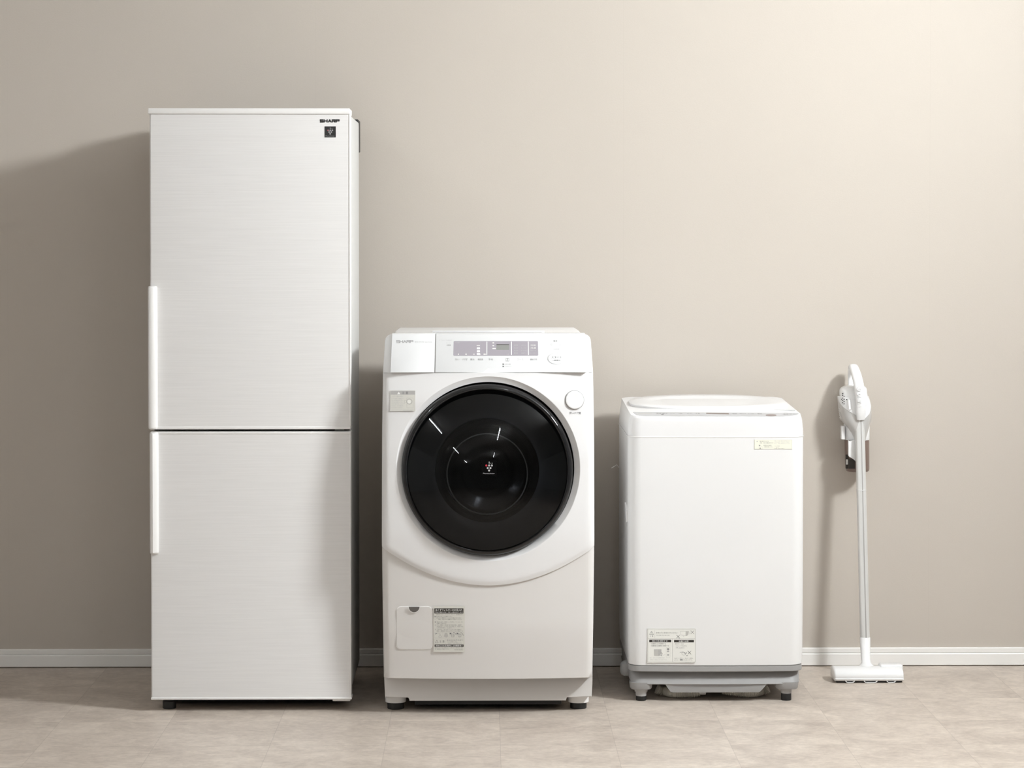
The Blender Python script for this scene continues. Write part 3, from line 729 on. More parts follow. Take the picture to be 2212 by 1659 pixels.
# ------------------------------------------------------------------ top loading washing machine
TY = -.562
tx0, tx1 = at(1356.8, 1100, TY).x, at(1738.3, 1100, TY).x
tl = thing('top_load_washing_machine', 'compact white top-loading washing machine on a grey base, next to the drum washing machine', 'washing machine', ((tx0+tx1)/2, -.32, 0))
zb_, zs_, zf_ = at(1540, 1437.5, TY).z, at(1540, 943.5, TY).z, at(1540, 899, TY+.012).z
TB = -.075
def tplan(i0=0, i1=0, yf=TY, r=.036, yb=TB, bw=.010):
    # front slightly bowed
    pts = rrect(tx0+i0, tx1-i0, yf, yb, r, 9); xc = (tx0+tx1)/2; hw = (tx1-tx0)/2
    k = 29; a, b = pts[k], pts[(k+1) % len(pts)]
    pts = pts[:k+1]+[(lerp(q/14, a[0], b[0]), a[1]) for q in range(1, 14)]+pts[k+1:]
    return [(x, y-(bw*(1-((x-xc)/hw)**2) if y < yf+.04 else 0)) for x, y in pts]
def tring(z, i0=0, yf=TY, r=.036, yb=TB, bw=.010): return [(x, y, z) for x, y in tplan(i0, 0, yf, r, yb, bw)]
bm = bmesh.new()
loft(bm, [tring(zb_, .0045, TY+.004), tring(zb_+.002, .003, TY+.002), tring(zb_+.05, .001), tring(zb_+.25), tring(zs_-.001)], True, True)
finish(bm, 'cabinet', WHITE, tl, angle=40)
# top cover with slanted control strip in front
zfr = zf_
xc_t = (tx0+tx1)/2; hw_t = (tx1-tx0)/2
sA = at(1540, 899.8, TY+.004); sB = at(1540, 890.0, TY+.055)      # the control strip lies on this slope
def top_z(x, y):        # slanted front strip, then the gently domed deck
    p_ = sA.z+(min(y, sB.y)-sA.y)*(sB.z-sA.z)/(sB.y-sA.y)
    t = max(0, (y-sB.y)/(TB-sB.y)); u = (x-xc_t)/hw_t
    return p_+.009*t+(.006*(1-u*u)+.003)*min(1, 4*t)*(1 if t < .6 else 1-.35*(t-.6))
bm = bmesh.new()
rings = [tring(zs_+.0008, .0005), tring(zs_+.003, -.0002), tring(zs_+.02, .0006), tring(zfr-.014, .003, TY+.001), tring(zfr-.006, .0045, TY+.0015), tring(zfr-.003, .0055, TY+.002, .035, TB, .009)]
inner = []
for g in (1.0, .985, .95, .90, .85, .88, .78, .6, .4, .2, .05):
    pl = tplan(.008, 0, TY+.0035, .034, TB, .008)
    yc_ = (TY+TB)/2; r_ = []
    for x, y in pl:
        X = xc_t+(x-xc_t)*g; Y = yc_+(y-yc_)*g
        r_.append((X, Y, top_z(X, Y)))
    inner.append(r_)
loft(bm, rings+inner, False, True)
finish(bm, 'top_cover', WHITEP, tl, angle=28)
bm = bmesh.new()    # pale seam bead between cover and cabinet
loft(bm, [tring(zs_-.0012, -.0006), tring(zs_-.0008, -.0012, TY-.001), tring(zs_+.0006, -.0012, TY-.001), tring(zs_+.0010, -.0006)], False, False)
finish(bm, 'seam_bead', TRIM, tl)
# lid: shallow oval dish and raised rim
def lid_ring(a, b, dz, n=72, yo=0):
    cy = (TY+TB)/2+.035+yo; out = []
    for k in range(n):
        t = 2*pi*k/n; c_, s_ = cos(t), sin(t)
        X = xc_t+a*math.copysign(abs(c_)**.75, c_); Y = cy+b*math.copysign(abs(s_)**.75, s_)
        out.append((X, Y, top_z(X, Y)+dz))
    return out
bm = bmesh.new()
loft(bm, [lid_ring(.225, .188, -.004), lid_ring(.226, .189, .003), lid_ring(.222, .186, .0055), lid_ring(.19, .155, .0050), lid_ring(.172, .140, .0042), lid_ring(.160, .130, -.0005), lid_ring(.10, .08, -.001), lid_ring(.03, .02, -.001)], True, True)
lid = finish(bm, 'lid', WHITEP, tl, angle=50)
# control strip: on the slope between front edge and lid
def strip_pt(px, py): return at(px, py, TY+.03)
sdir = Vector((0, sB.y-sA.y, sB.z-sA.z)).normalized(); snn = Vector((0, -sdir.z, sdir.y))
if snn.z < 0: snn = -snn
class TopPrint(Print):
    def __init__(s, px, py, co, no, eps):
        s.px, s.py = px, py; s.n = no; s.eps = eps
        s.O = hit(px, py, co, no); s.U = hit(px+1, py, co, no)-s.O; s.V = s.O-hit(px, py+1, co, no)
        s.bm = bmesh.new(); s.mats = []
bm = bmesh.new()
p = TopPrint(1545, 895, sA, snn, .0006)
out = [(1367.5, 890.2), (1724, 892.4), (1725.5, 894.2), (1720, 896.8), (1708, 898.8), (1690, 899.8), (1400, 899.2), (1385, 898.2), (1375, 896.4), (1370, 893.4)]
top_ = [p.bm.verts.new(p.P(x, y, 0)) for x, y in out]; bot_ = [p.bm.verts.new(p.P(x, y, 0)-p.n*.003) for x, y in out]
i = p.mi(PANG); p.bm.faces.new(top_).material_index = i; p.bm.faces.new(bot_[::-1]).material_index = i
for k in range(len(out)): p.bm.faces.new((top_[k], top_[(k+1) % len(out)], bot_[(k+1) % len(out)], bot_[k])).material_index = i
p.poly([(1524.5, 892.2), (1573.6, 892.8), (1575.4, 895.6), (1550, 894.9), (1526, 894.6)], PANB)
p.disc(1665.4, 897.3, 12, PANB, 1, 2.3, 28); p.disc(1665.4, 897.3, 9.6, mat('button_mauve', (.33, .27, .26), .3), 2, 1.5, 28)
for s_, a, b, y in (('洗濯 脱水', 1417, 1442, 893.8), ('チャイルド', 1448, 1458, 893.8), ('お湯取', 1466, 1474, 893.8), ('洗い分', 1484, 1494, 893.8), ('水量', 1502, 1512, 893.8), ('標準', 1582, 1592, 894.2), ('時短 念入り', 1598, 1611, 894.2), ('ガンコ汚れ', 1616, 1629, 894.4), ('槽洗', 1636, 1646, 894.4), ('スタート', 1660, 1671, 897.3), ('電源 切 入', 1692, 1718, 895.2)):
    p.text(s_, a, b, y, 1.9, INKG, 3)
p.line(1378, 893.8, 1408, 893.4, 1.2, LMID); p.rect(1428.6, 895, 1433.6, 896.6, INKG)
for a, b in ((1448, 1480), (1486, 1520), (1602, 1620), (1624, 1640)): p.line(a, 897.4, b, 897.5, .7, LMID)
p.done('control_strip', tl, 'pale grey control strip with small buttons')
for px, py, l_ in ((1348, 870, 12), (1703, 875, 5)):
    q = at(px, py, -.30 if px < 1500 else -.33)
bm = bmesh.new(); q = at(1696, 886.4, -.49); box(bm, at(1672, 887, -.47).x, at(1717, 887, -.47).x, -.474, -.470, top_z(at(1717, 887, -.47).x, -.47)-.0008, top_z(at(1695, 887, -.47).x, -.47)+.0005); finish(bm, 'print_line', INKL, tl)
# labels on the cabinet
def bow(x): return TY-.010*(1-((x-xc_t)/hw_t)**2)
def on_t(px, py, eps=.0007):
    q = at(px, py, TY)
    for _ in range(3): q = at(px, py, bow(q.x))
    dx = (bow(q.x+.002)-bow(q.x-.002))/.004
    return Print(px, py, q, Vector((dx, -1, 0)), eps)
p = on_t(1670.5, 960); p.slab(1629.5, 949.8, 1711, 970.4, LABELC); p.box(1630, 950.2, 1710.6, 970, .3, LMID)
p.disc(1635.4, 953.8, 1.2, INKL); p.text('製造年 2018', 1641, 1660, 953.2, 2.2, INKG, 1, .01); p.text('洗濯・脱水容量表示です', 1641, 1670.5, 956.7, 2.2, INKG, 1, .01)
p.poly([(1639, 960.8), (1643, 961.4), (1640, 964.2)], INKG); p.poly([(1642, 966.4), (1643.8, 969), (1640.4, 969)], INKG); p.ring(1643, 967, 4, 3.6, .3, LMID)
p.text('長期使用の機器は', 1649, 1666.6, 961.8, 2.2, INKG, 1, .01); p.text('お客様ご相談ください', 1650, 1669, 965.2, 2.2, INKG, 1, .01)
for s_, a, b, y in (('異臭、こげ臭い運転中の異常音がする', 1673, 1706, 952.4), ('水もれがあり、動かない。使用を', 1673, 1705, 955.2), ('中止し、故障や事故防止のため必ず', 1672, 1707, 958), ('シャープ（株）', 1673, 1684, 963.4), ('相談センター', 1676, 1683, 966), ('お問い合わせ窓口', 1673, 1694, 968.8)): p.text(s_, a, b, y, 1.7, INKL if y < 960 else INKG)
p.done('notice_label', tl, 'cream label near the upper right')
p = on_t(1450, 1395)
X0, Y0, X1, Y1 = 1399.3, 1358.6, 1501.6, 1430.2
p.slab(X0-1, Y0-1, X1+1, Y1+1.5, LABEL); p.box(X0, Y0, X1, Y1, .9, LMID); p.line(X0, 1379.5, X1, 1379.5, .8, LMID); p.line(1452.8, 1379.5, 1452.8, 1430, .9, LMID); p.line(1414.6, 1361, 1414.6, 1378, .4, LMID)
p.path([(1403, 1370.6), (1407.4, 1363), (1411.6, 1370.6), (1403, 1370.6)], .7, INKG); p.line(1407.3, 1365.6, 1407.3, 1368.6, .7, INKG); p.text('注', 1403.6, 1406, 1374, 3, INKG); p.text('意', 1408.2, 1411, 1374, 3, INKG, 1, .03)
p.text('本体の下に手足などを入れない', 1417, 1464.5, 1366.9, 3.1, INKG, 1, .015); p.text('（けがをするおそれ）', 1418, 1446.5, 1372.3, 3, INKG)
def cross(x, y, r=3.6, w_=.8): p.line(x-r, y-r, x+r, y+r, w_, INKG, 3); p.line(x-r, y+r, x+r, y-r, w_, INKG, 3.2)
cross(1495.6, 1365.6); cross(1464.8, 1374.9)
p.poly([(1469.5, 1363), (1488, 1363.2), (1487, 1370), (1484, 1373.6), (1470.4, 1371.6)], LMID, 1); p.poly([(1470.2, 1363.8), (1481, 1363.9), (1480.8, 1372.2), (1470.8, 1371)], LABEL, 1.5); p.path([(1475, 1373), (1478, 1376)], .6, LMID)
p.path([(1491, 1364), (1489.4, 1369.6)], .6, LMID)
p.rect(1402.4, 1381.8, 1449.9, 1387.2, LBLK); p.text('排水口を掃除する！', 1408.5, 1443, 1384.5, 3.5, INKW, 2, .02)
p.rect(1456, 1382.2, 1499, 1387.4, LBLK); p.text('水漏れ注意！', 1466, 1488, 1384.9, 3.4, INKW, 2, .02)
p.text('・設置前に必ず掃除する', 1405, 1438.5, 1390.6, 2.9, INKG, 1, .01); p.text('・設置後も定期的に掃除する', 1405, 1445, 1394.9, 2.9, INKG, 1, .01)
p.text('給水ホースは', 1458.4, 1476.6, 1390.8, 2.7, INKG); p.text('・正しくつなげる', 1459, 1483, 1395.2, 2.7, INKG); p.text('・押し込まない', 1459, 1479, 1399.4, 2.7, INKG)
p.poly([(1412.6, 1402.6), (1428.6, 1402.6), (1428.6, 1412), (1424.6, 1417), (1413, 1416.4)], LGREY); p.poly([(1413.4, 1403.4), (1421.4, 1403.4), (1421.4, 1416), (1413.8, 1415.6)], LMID, 2)
p.path([(1427.6, 1409.4), (1430.6, 1411.4), (1430, 1413.4), (1427, 1416), (1430.6, 1416.6)], .9, INKG, 2); p.line(1432.6, 1415.2, 1437.4, 1414, .5, LMID)
p.box(1439, 1398.6, 1447.4, 1419.6, .3, LMID)
for y, m_ in ((1402, INKG), (1406.8, LGREY), (1414.6, LGREY)): p.disc(1443.2, y, 2.5, m_, 2, 1.9)
p.path([(1468.6, 1408.8), (1476, 1408), (1479, 1410.4), (1480.8, 1413), (1483.6, 1409)], 1.0, INKG, 2); p.ring(1477, 1411.8, 4.6, 3.6, .6, LGREY); p.disc(1484, 1416, 2, LGREY, 2, 1.2); cross(1489.3, 1409.4)
p.text('（泡・水もれや異臭発生）', 1403, 1435.5, 1421, 2.5, INKL); p.text('（排水できなくなるおそれ）', 1404, 1440, 1425, 2.5, INKL)
p.text('つぶれて、給水し、 水もれ・故障の', 1455.6, 1497, 1421.8, 2.5, INKG); p.text('したり、感電になるおそれ。', 1456, 1495.5, 1425.4, 2.5, INKG); p.rect(1469, 1423.9, 1474.4, 1426.4, INKG, 3)
p.text('TINS-B211', 1479, 1500, 1431, 1.4, INKL)
p.done('caution_label', tl, 'square caution label at the lower left of the front')
# recessed grip on the left side
gz0, gz1 = at(1347, 1126, -.50).z, at(1347, 1088, -.50).z
ya_, yb2 = -.545+.01, -.50
ya_ = CAM_D*-1+tx0*F_PX/(1356-1045); 
bm = bmesh.new(); gx = tx0-.0012
prism_x(bm, [(-.535, gz0+.003), (-.527, gz0), (-.515, gz0+.003), (-.465, gz0+.016), (-.46, gz0+.02), (-.46, gz1-.004), (-.465, gz1), (-.525, gz1-.010), (-.535, gz1-.014)], gx-.0025, gx+.004, .0012)
finish(bm, 'side_grip', WHITEP, tl)
# grey base
def gring(z, ins=0, yf=TY, r=.034): return tring(z, ins, yf, r)
def gz(py, Y=TY): return at(1540, py, Y).z
bm = bmesh.new()
loft(bm, [gring(gz(1478, TY+.012), .011, TY+.014, .03), gring(gz(1477, TY+.008), .0095, TY+.011, .03), gring(gz(1464, TY+.012), .009, TY+.018, .03), gring(gz(1453, TY+.02), .0085, TY+.034, .03), gring(gz(1450.6, TY+.02), .0085, TY+.036, .03), gring(gz(1450.4), .004, TY+.003), gring(gz(1449), .003, TY+.001), gring(gz(1438.2), .0035, TY+.001)], True, True)
finish(bm, 'base', GREYB, tl, angle=30)
az0, az1 = gz(1494.2, TY+.02), gz(1477.3, TY+.012)
bm = bmesh.new()
gx_ = lambda px: at(px, 1485, TY+.014).x
prism_y(bm, [(gx_(1436), az1+.004), (gx_(1438), az1-.003), (gx_(1441), az1-.007), (gx_(1447), az0+.003), (gx_(1452), az0), (gx_(1638), az0), (gx_(1643), az0+.003), (gx_(1650), az1-.008), (gx_(1655), az1-.003), (gx_(1657), az1+.004)], TY+.0075, TY+.03, .001)
finish(bm, 'base_apron', GREYB, tl, angle=40)
for px0, px1, fpx0, fpx1, bx0, bx1 in ((1360, 1411, 1369, 1398, 1374, 1396.5), (1675, 1727, 1684.5, 1714.5, 1686.5, 1711.2)):
    for back in (0, 1):
        yy = -.528 if not back else -.14
        X0_, X1_ = at(px0, 1480, -.55).x, at(px1, 1480, -.55).x; cx_ = at((bx0+bx1)/2, 1505, -.535).x
        zz0, zz1 = gz(1489, TY+.015), gz(1476, TY+.02)
        bm = bmesh.new(); hx = (X1_-X0_)/2; mx_ = (X0_+X1_)/2
        ell = lambda z, s, dy=0: [(mx_+hx*s*math.copysign(abs(cos(2*pi*k/36))**.7, cos(2*pi*k/36)), yy+.002+.030*s*math.copysign(abs(sin(2*pi*k/36))**.7, sin(2*pi*k/36)), z) for k in range(36)]
        loft(bm, [ell(zz0, .86), ell(zz0+.003, .93), ell(zz1+.004, 1.0)]); ft = finish(bm, 'foot', GREYB, tl, angle=50)
        zn = gz(1503.5, -.54) if px0 < 1500 else gz(1498.5, -.54)
        bm = bmesh.new(); cyl_z(bm, cx_, yy, [(.0150, zn), (.0155, zn+.010), (.0185, zn+.012), (.0185, zz0+.003)], 40, 0, 1, .0006); finish(bm, 'adjuster', GREYL, ft, angle=60)
        bm = bmesh.new(); cyl_z(bm, cx_, yy, [(.0138, 0), (.0145, .0012), (.0145, zn-.001), (.012, zn+.002)], 32); finish(bm, 'rubber_pad', BLACK, ft)
# ribbed drain hose coiled under the base
HP = [(x, y, -.500 if abs(x-1535) < 95 else -.47) for x, y in ((1418, 1488), (1436, 1496), (1455, 1499.6), (1480, 1499.6), (1503, 1495.4), (1522, 1490), (1556, 1489), (1575, 1491.6), (1600, 1495), (1625, 1496), (1645, 1493), (1660, 1486))]
HPO = [(1405, 1478, -.36), (1416, 1484, -.40), (1432, 1494, -.455), (1452, 1499.5, -.475), (1480, 1499.2, -.480), (1505, 1495.4, -.480), (1530, 1493.5, -.480), (1565, 1493, -.480), (1590, 1495.6, -.478), (1615, 1497.6, -.475), (1640, 1495, -.462), (1658, 1488, -.42), (1668, 1482, -.37)]
hp = [at(*q) for q in HP]
cv = catmull(hp, 40)
pts, rad = [], []
L_ = 0; last = cv[0]; s_list = [0]
for q in cv[1:]: L_ += (q-last).length; s_list.append(L_); last = q
NS = 620; j = 0
for k in range(NS+1):
    s = L_*k/NS
    while j < len(s_list)-2 and s_list[j+1] < s: j += 1
    t = (s-s_list[j])/max(1e-9, s_list[j+1]-s_list[j]); q = cv[j].lerp(cv[j+1], t)
    mid = 1512 < (1045+q.x*F_PX/(CAM_D+q.y)) < 1562
    r = .0122+.0013*sin(2*pi*s/.0046) if not mid else .0070
    q = Vector((q.x, q.y, max(q.z, .0142)))
    pts.append(q); rad.append(r)
bm = bmesh.new(); tube(bm, pts, rad, 18); finish(bm, 'drain_hose', HOSE, tl, angle=60)['label'] = 'beige ribbed drain hose looped under the base'
q = at(1517, 1491.5, -.500); bm = bmesh.new(); tube(bm, [q+Vector((-.010, 0, 0)), q+Vector((-.009, 0, 0)), q+Vector((.009, 0, 0)), q+Vector((.010, 0, 0))], [.010, .012, .012, .010], 24); finish(bm, 'hose_clamp', TRIM, tl)
# hose elbow on the left of the base and loose wire end
bm = bmesh.new(); xe = at(1352, 1447, -.43).x
cyl_z(bm, xe+.006, -.42, [(.010, .048), (.018, .052), (.0215, .060), (.022, .072), (.0205, .084), (.015, .090), (.008, .092)], 32); finish(bm, 'hose_socket', GREYB, tl)
bm = bmesh.new(); tube(bm, [at(1321, 1011, -.11), at(1326, 1008, -.11), at(1332.5, 1004, -.11), at(1337, 1010, -.10)], .0012, 8); finish(bm, 'earth_wire', TRIM, tl)['label'] = 'thin pale loose wire end behind the left side'

# ------------------------------------------------------------------ cordless stick vacuum cleaner
vc = thing('stick_vacuum_cleaner', 'white and silver cordless stick vacuum cleaner leaning against the back wall beside the washing machines', 'vacuum cleaner', (at(1878, 1470, -.2).x, -.20, 0))
VW = mat('vacuum_white_gloss', (.86, .86, .86), .25)
# floor head
HYf, HYb = -.285, -.195
hx0, hx1 = at(1803, 1465, HYf).x, at(1953, 1465, HYf).x
bm = bmesh.new()
hprof = [(HYf+.004, .006), (HYf, .0085), (HYf-.0012, .0105), (HYf-.0012, .0125), (HYf+.001, .0135), (HYf+.0015, .0155), (HYf+.001, .0165), (HYf+.003, .026), (HYf+.010, .034), (HYf+.026, .0395), (HYf+.05, .041), (HYb-.008, .037), (HYb, .026), (HYb, .008)]
rings = []
for x, s in ((hx0, .88), (hx0+.0008, .93), (hx0+.003, .975), (hx0+.005, 1), (hx1-.004, 1), (hx1-.002, .985), (hx1-.0005, .95), (hx1, .91)):
    my, mz = -.24, .006
    rings.append([(x, my+(y-my)*s, mz+(z-mz)*s) for y, z in hprof])
loft(bm, rings); fh = finish(bm, 'floor_head', VW, vc, angle=40)
bm = bmesh.new(); box(bm, hx0+.006, hx1-.004, HYf+.010, HYb-.005, .0012, .0075); finish(bm, 'brush_roll', BLACK, fh)
for a, b in ((1825, 1848), (1865, 1897), (1914, 1937)):
    xa, xb = at(a, 1474, HYf).x, at(b, 1474, HYf).x
    bm = bmesh.new(); prism_y(bm, [(xa, .0075), (xa+.006, .0015), (xa+.009, .0008), (xb-.009, .0008), (xb-.006, .0015), (xb, .0075), (xb-.003, .0075), (xb-.008, .0028), (xa+.008, .0028), (xa+.003, .0075)], HYf+.001, HYf+.010)
    finish(bm, 'bumper_tab', VW, fh)
bm = bmesh.new(); box(bm, hx0+.004, hx0+.016, HYf+.02, HYb-.01, 0, .008, .002); finish(bm, 'wheel', LGREY, fh)
bm = bmesh.new(); box(bm, hx1-.016, hx1-.004, HYf+.02, HYb-.01, 0, .008, .002); finish(bm, 'wheel', LGREY, fh)
# raised cover beside the joint
bm = bmesh.new(); xa, xb = at(1896, 1440, -.2).x, at(1945, 1440, -.2).x
box(bm, xa, xb, -.247, -.205, .026, .0465, .005, 3); finish(bm, 'joint_cover', VW, fh)
p = Print(1925, 1443, (0, -.2475, 0), (0, -1, 0), .0003); p.text('RACTIVE Air', 1912, 1940, 1443.2, 1.8, INKL); p.done('head_lettering', fh)
# neck
nb = at(1870, 1441, -.20); nt_ = at(1868, 1376.5, -.185)
bm = bmesh.new()
def ring_at(c, rx, ry, n=32): return [(c.x+rx*cos(2*pi*k/n), c.y+ry*sin(2*pi*k/n), c.z) for k in range(n)]
rings = []
for py, x0, x1, ry, yy in ((1447, 1850, 1894, .026, -.225), (1442, 1853, 1891, .024, -.224), (1436.5, 1857.5, 1886.5, .020, -.220), (1431, 1861.5, 1881, .016, -.212), (1424, 1860.3, 1880, .014, -.200), (1400, 1858.4, 1880, .0145, -.180), (1377.4, 1857.2, 1880, .0148, -.168), (1376.4, 1857.8, 1879.4, .0142, -.168)):
    a, b = at(x0, py, yy), at(x1, py, yy); c = (a+b)/2; rings.append(ring_at(c, (b.x-a.x)/2, ry))
loft(bm, rings); finish(bm, 'neck', VW, vc, angle=50)
# pole: aluminium extrusion with a groove in front
def pole_pt(py):
    t = (py-905)/(1376-905); return at(lerp(t, 1857.0, 1868.2), py, lerp(t, -.107, -.168))
bm = bmesh.new(); rings = []
for py in (1379, 1376.6, 1260, 1150, 1060, 1000, 945, 905, 880):
    c = pole_pt(py); sx = .0143; n = 48; r_ = []
    for k in range(n):
        a = 2*pi*k/n; rr = 1.0
        da = abs(((a-1.5*pi-.17)+pi) % (2*pi)-pi)
        if da < .20: rr = .90+.10*(da/.20)**2
        r_.append((c.x+sx*rr*cos(a), c.y+.0135*rr*sin(a), c.z))
    rings.append(r_)
loft(bm, rings)
for f in bm.faces:
    c = f.calc_center_median(); pc = min((pole_pt(py) for py in range(880, 1380, 4)), key=lambda q: abs(q.z-c.z))
    if abs(math.atan2(c.x-pc.x, -(c.y-pc.y))-.17) < .15 and len(f.verts) == 4: f.material_index = 1
pole = finish(bm, 'pole', [ALU, ALU_SHADE], vc, angle=40); pole['label'] = 'satin aluminium pole'
c = pole_pt(1058); bm = bmesh.new(); rings = [ring_at(c+Vector((0, 0, dz)), .0150, .0143, 48) for dz in (-.0009, .0009)]; loft(bm, rings); finish(bm, 'pole_ring', VW, vc)
VK = .82        # depth of the upper body towards the wall
# motor body (silver), white shell, handle, collar, dust cup
def sect(py, x0, x1, yf, yb, n=56, pw=.9):
    ym = (yf+yb)/2; a, b = at(x0, py, ym), at(x1, py, ym); z = (a.z+b.z)/2; cx = (a.x+b.x)/2; rx = (b.x-a.x)/2; ry = (yb-yf)/2
    return [(cx+rx*math.copysign(abs(cos(2*pi*k/n))**pw, cos(2*pi*k/n)), ym+ry*math.copysign(abs(sin(2*pi*k/n))**pw, sin(2*pi*k/n)), z) for k in range(n)]
bm = bmesh.new()
body = [(a, b, c, d*VK, e*VK) for a, b, c, d, e in [(952, 1846.6, 1869.6, -.140, -.110), (945, 1844.4, 1870.6, -.142, -.095), (936, 1840, 1873, -.144, -.07), (925, 1832, 1876, -.146, -.045), (912, 1820.5, 1879.5, -.147, -.028), (903, 1815.6, 1881.4, -.147, -.022), (890, 1812.4, 1881.8, -.146, -.018), (875, 1810.6, 1880.4, -.143, -.016), (862, 1809.6, 1877, -.139, -.016), (857, 1809.2, 1875, -.134, -.018)]]
loft(bm, [sect(*b) for b in body]); sb = finish(bm, 'motor_housing', SILV, vc, angle=50); sb['label'] = 'silver grey motor housing'
bm = bmesh.new()
cap = [(a, b, c, d*VK, e*VK) for a, b, c, d, e in [(888, 1815, 1877.6, -.140, -.02), (857, 1814.0, 1874.2, -.138, -.02), (848, 1813.4, 1872.4, -.132, -.02), (842, 1814, 1872.2, -.126, -.022), (838, 1816, 1871, -.118, -.026), (835, 1820.5, 1868.4, -.110, -.03), (833, 1827, 1864.5, -.100, -.036), (832, 1835, 1858, -.09, -.045)]]
loft(bm, [sect(*b) for b in cap]); wc = finish(bm, 'rear_cap', VW, vc, angle=50)
# white front shell reaching down in a V over the silver housing
def body_sec(py):
    B = sorted(body)
    if py <= B[0][0]: return B[0][1:]
    for a, b in zip(B, B[1:]):
        if py <= b[0]:
            t = (py-a[0])/(b[0]-a[0]); return tuple(lerp(t, a[q], b[q]) for q in range(1, 5))
    return B[-1][1:]
bm = bmesh.new(); rings = []; NT = 30; NZ = 14
for k in range(NT+1):
    a = lerp(k/NT, pi*1.03, 2*pi-.03*pi)             # across the front half, left to right
    f = (k/NT)
    ylow = 858+44*min(1, (f/.62))**.75 if f < .62 else 858+44*min(1, (1-f)/.38*1.0)**.55
    col = []
    for q in range(NZ+1):
        py = lerp(q/NZ, 855.5, ylow); x0, x1, yf, yb = body_sec(py)
        ym = (yf+yb)/2; A2, B2 = at(x0, py, ym), at(x1, py, ym); cx = (A2.x+B2.x)/2; rx = (B2.x-A2.x)/2+.0012; ry = (yb-yf)/2+.0016
        c_, s_ = cos(a), sin(a)
        col.append((cx+rx*math.copysign(abs(c_)**.9, c_), ym+ry*math.copysign(abs(s_)**.9, s_), (A2.z+B2.z)/2))
    # fold the shell edge back into the housing
    x_, y_, z_ = col[-1]; col.append((x_, y_+.003, z_-.0004))
    x_, y_, z_ = col[0]; col = [(x_+(.004 if x_ < cx else -.004), y_+.006, z_+.0008)]+col
    rings.append(col)
loft(bm, rings, closed=False); sh = finish(bm, 'front_shell', VW, vc, angle=50)
# handle loop
hpts = [(1859.5, 906, -.150), (1859.5, 890, -.156), (1859.5, 870, -.160), (1857.8, 850, -.158), (1854.8, 830, -.146), (1850.5, 812, -.125), (1846.6, 800, -.100), (1843.5, 793, -.075), (1841, 793.5, -.055), (1839, 802, -.045), (1837.8, 815, -.042), (1838, 828, -.046), (1839, 838, -.052)]
P3 = [at(x, y, Y*VK) for x, y, Y in hpts]
wid = [.0120, .0145, .0150, .0150, .0148, .0146, .0140, .0135, .0120, .0100, .0092, .0092, .0100]
dep = [.006, .009, .0105, .0110, .0110, .0105, .0100, .0090, .0080, .0070, .0065, .0065, .0070]
cvp = catmull(P3, 6); NR = len(cvp); bm = bmesh.new(); rings = []
for k, c in enumerate(cvp):
    s = k/6; i0 = min(int(s), len(wid)-2); t = s-i0; wx, dx_ = lerp(t, wid[i0], wid[i0+1]), lerp(t, dep[i0], dep[i0+1])
    tg = (cvp[min(k+1, NR-1)]-cvp[max(k-1, 0)]).normalized(); side = Vector((1, 0, 0)); side = (side-tg*side.dot(tg)).normalized(); nr = tg.cross(side)
    rings.append([c+side*wx*math.copysign(abs(cos(2*pi*q/24))**.8, cos(2*pi*q/24))+nr*dx_*math.copysign(abs(sin(2*pi*q/24))**.8, sin(2*pi*q/24)) for q in range(24)])
loft(bm, rings); hd = finish(bm, 'handle', VW, vc, angle=60)
p = Print(1857, 855, at(1857, 855, -.158*VK-.0122), (0, -1, .05), .0006)
p.ring(1856.2, 839.5, 5.2, 4.5, .5, LMID, 1, 20, 180, 360)
for y, s_ in ((840.5, '切'), (851, '強')):
    p.disc(1856.4, y, 5, mat('button_grey', (.70, .70, .69), .4), 1, 4.6); p.disc(1856.4, y, 4.4, VW, 2, 4.0); p.text(s_, 1854, 1858.6, y+1, 2.8, INKG, 3, .02)
p.text('自動/標準', 1851.4, 1860, 858.4, 1.6, INKG, 2)
for y in (871.6, 878): p.rect(1852.6, y-.9, 1860.4, y+.1, LMID)
p.rect(1853.2, 863.5, 1860, 868.5, mat('button_grey', (0, 0, 0)), 1, 1)
p.done('button_panel', hd)
# perforations, latch, slots
def on_shell(px, py, eps=.0004):
    x0, x1, yf, yb = body_sec(py) if py > 857 else (1813.8, 1874, -.137*VK, -.02*VK)
    ym = (yf+yb)/2; A2, B2 = at(x0, py, ym), at(x1, py, ym); cx = (A2.x+B2.x)/2; rx = (B2.x-A2.x)/2+.0012; ry = (yb-yf)/2+.0016
    X = at(px, py, yf).x; c_ = max(-.97, min(.97, (X-cx)/rx)); s_ = -sqrt(1-abs(c_)**(2/.9))**.9 if abs(c_) < 1 else 0
    Y = ym+ry*s_; nrm = Vector((c_/rx, s_/ry, 0)).normalized()
    return Vector((at(px, py, Y).x, Y, A2.z)), nrm
holes = [(1821.4, 849)]+[(x, y) for x, ys in ((1819, (856.2, 861, 865.8)), (1821.5, (853, 858.2, 863, 868.2)), (1824.3, (855.4, 860.4, 865.2, 870.4))) for y in ys]+[(1829.6, 861)]
bm = bmesh.new()
for px, py in holes:
    q, nr = on_shell(px, py); tn = Vector((-nr.y, nr.x, 0)); q = q+nr*.0022
    vs = [q+tn*.0016*cos(2*pi*k/10)+Vector((0, 0, 1))*.0016*sin(2*pi*k/10) for k in range(10)]
    loft(bm, [[v+nr*.0006 for v in vs], [v-nr*.003 for v in vs]])
finish(bm, 'exhaust_holes', INK, sh)
q, nr = on_shell(1834.5, 871); a_, b_ = on_shell(1834.5, 862)[0], on_shell(1835.5, 882)[0]
bm = bmesh.new(); tube(bm, [a_-nr*.001, a_+nr*.0015, b_+nr*.0015, b_-nr*.001], [.003, .0042, .0042, .003], 14); finish(bm, 'release_latch', VW, sh)
bm = bmesh.new()
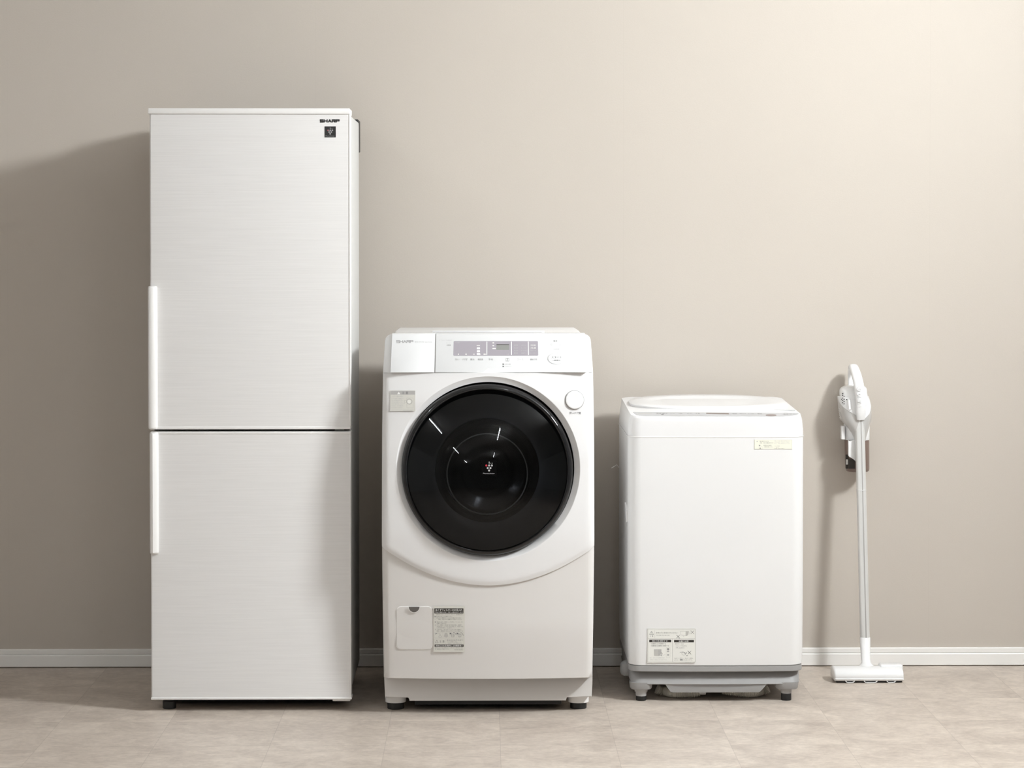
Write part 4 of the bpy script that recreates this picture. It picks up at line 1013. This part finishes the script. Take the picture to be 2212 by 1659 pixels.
for k in range(5):
    a_, _ = on_shell(1811.8+k*.35, 880+k*5.0); b_, n2_ = on_shell(1819.2-k*.4, 889+k*4.6)
    tube(bm, [a_+n2_*.0004, b_+n2_*.0004], .0007, 6)
finish(bm, 'vent_slots', mat('vent_light', (.78, .76, .73), .4), sb)
# collar and dust cup behind the pole
bm = bmesh.new()
loft(bm, [sect(b[0], b[1], b[2], b[3]*VK, b[4]*VK, pw=.95) for b in ((949.5, 1824.5, 1877.6, -.112, -.022), (948.6, 1823.5, 1878, -.113, -.021), (936, 1822.6, 1878.2, -.113, -.021), (922, 1822, 1878.4, -.113, -.021), (915, 1823, 1878, -.113, -.021))])
co = finish(bm, 'collar', VW, vc, angle=50)
bm = bmesh.new(); a, b = at(1817, 949, -.074), at(1824.5, 920, -.074); box(bm, a.x, b.x, -.083, -.057, a.z, b.z, .002); finish(bm, 'battery_catch', VW, vc)
bm = bmesh.new()
cup = [(1018.6, 1833, 1871, -.10, -.034), (1018, 1829.5, 1874.5, -.106, -.028), (1015.6, 1827.2, 1877, -.110, -.024), (1010, 1826.4, 1877.6, -.111, -.023), (980, 1825.2, 1877.4, -.112, -.022), (949.7, 1824.4, 1877.2, -.112, -.022)]
loft(bm, [sect(b[0], b[1], b[2], b[3]*VK, b[4]*VK, pw=.95) for b in cup]); dc = finish(bm, 'dust_cup', CUP, vc, angle=50); dc['label'] = 'smoky brown dust cup'
bm = bmesh.new()
loft(bm, [sect(py, x0+3, x1-3, (yf+.006)*VK, (yb-.006)*VK, pw=.95) for py, x0, x1, yf, yb in ((1014, 1829, 1875, -.108, -.026), (1000, 1827, 1877, -.111, -.023), (950.5, 1825, 1877, -.112, -.022))]); finish(bm, 'filter', CUPIN, dc)
bm = bmesh.new()
for x0, y0, x1, y1 in ((1826.6, 982, 1831.4, 1012), (1833, 992, 1846, 1012)):
    a, b = at(x0, y1, -.0865 if x0 > 1830 else -.073), at(x1, y0, -.0865 if x0 > 1830 else -.073); box(bm, a.x, b.x, a.y-.006, a.y+.002, a.z, b.z)
finish(bm, 'rating_label', LBLK, dc)
bm = bmesh.new(); a, b = at(1827, 1003, -.074), at(1831, 992, -.074); box(bm, a.x, b.x, -.0815, -.072, a.z, b.z); finish(bm, 'bar_mark', LABEL, dc)
bm = bmesh.new()     # white side grip of the cup
pr = [(1832.2, 950.5), (1836, 954), (1848, 948), (1848, 997), (1846, 993), (1842, 989.4), (1835, 987.6), (1832.4, 984)]
prism_y(bm, [(at(x, y, -.097).x, at(x, y, -.097).z) for x, y in pr], -.102, -.087, .0015); finish(bm, 'cup_release', VW, dc)
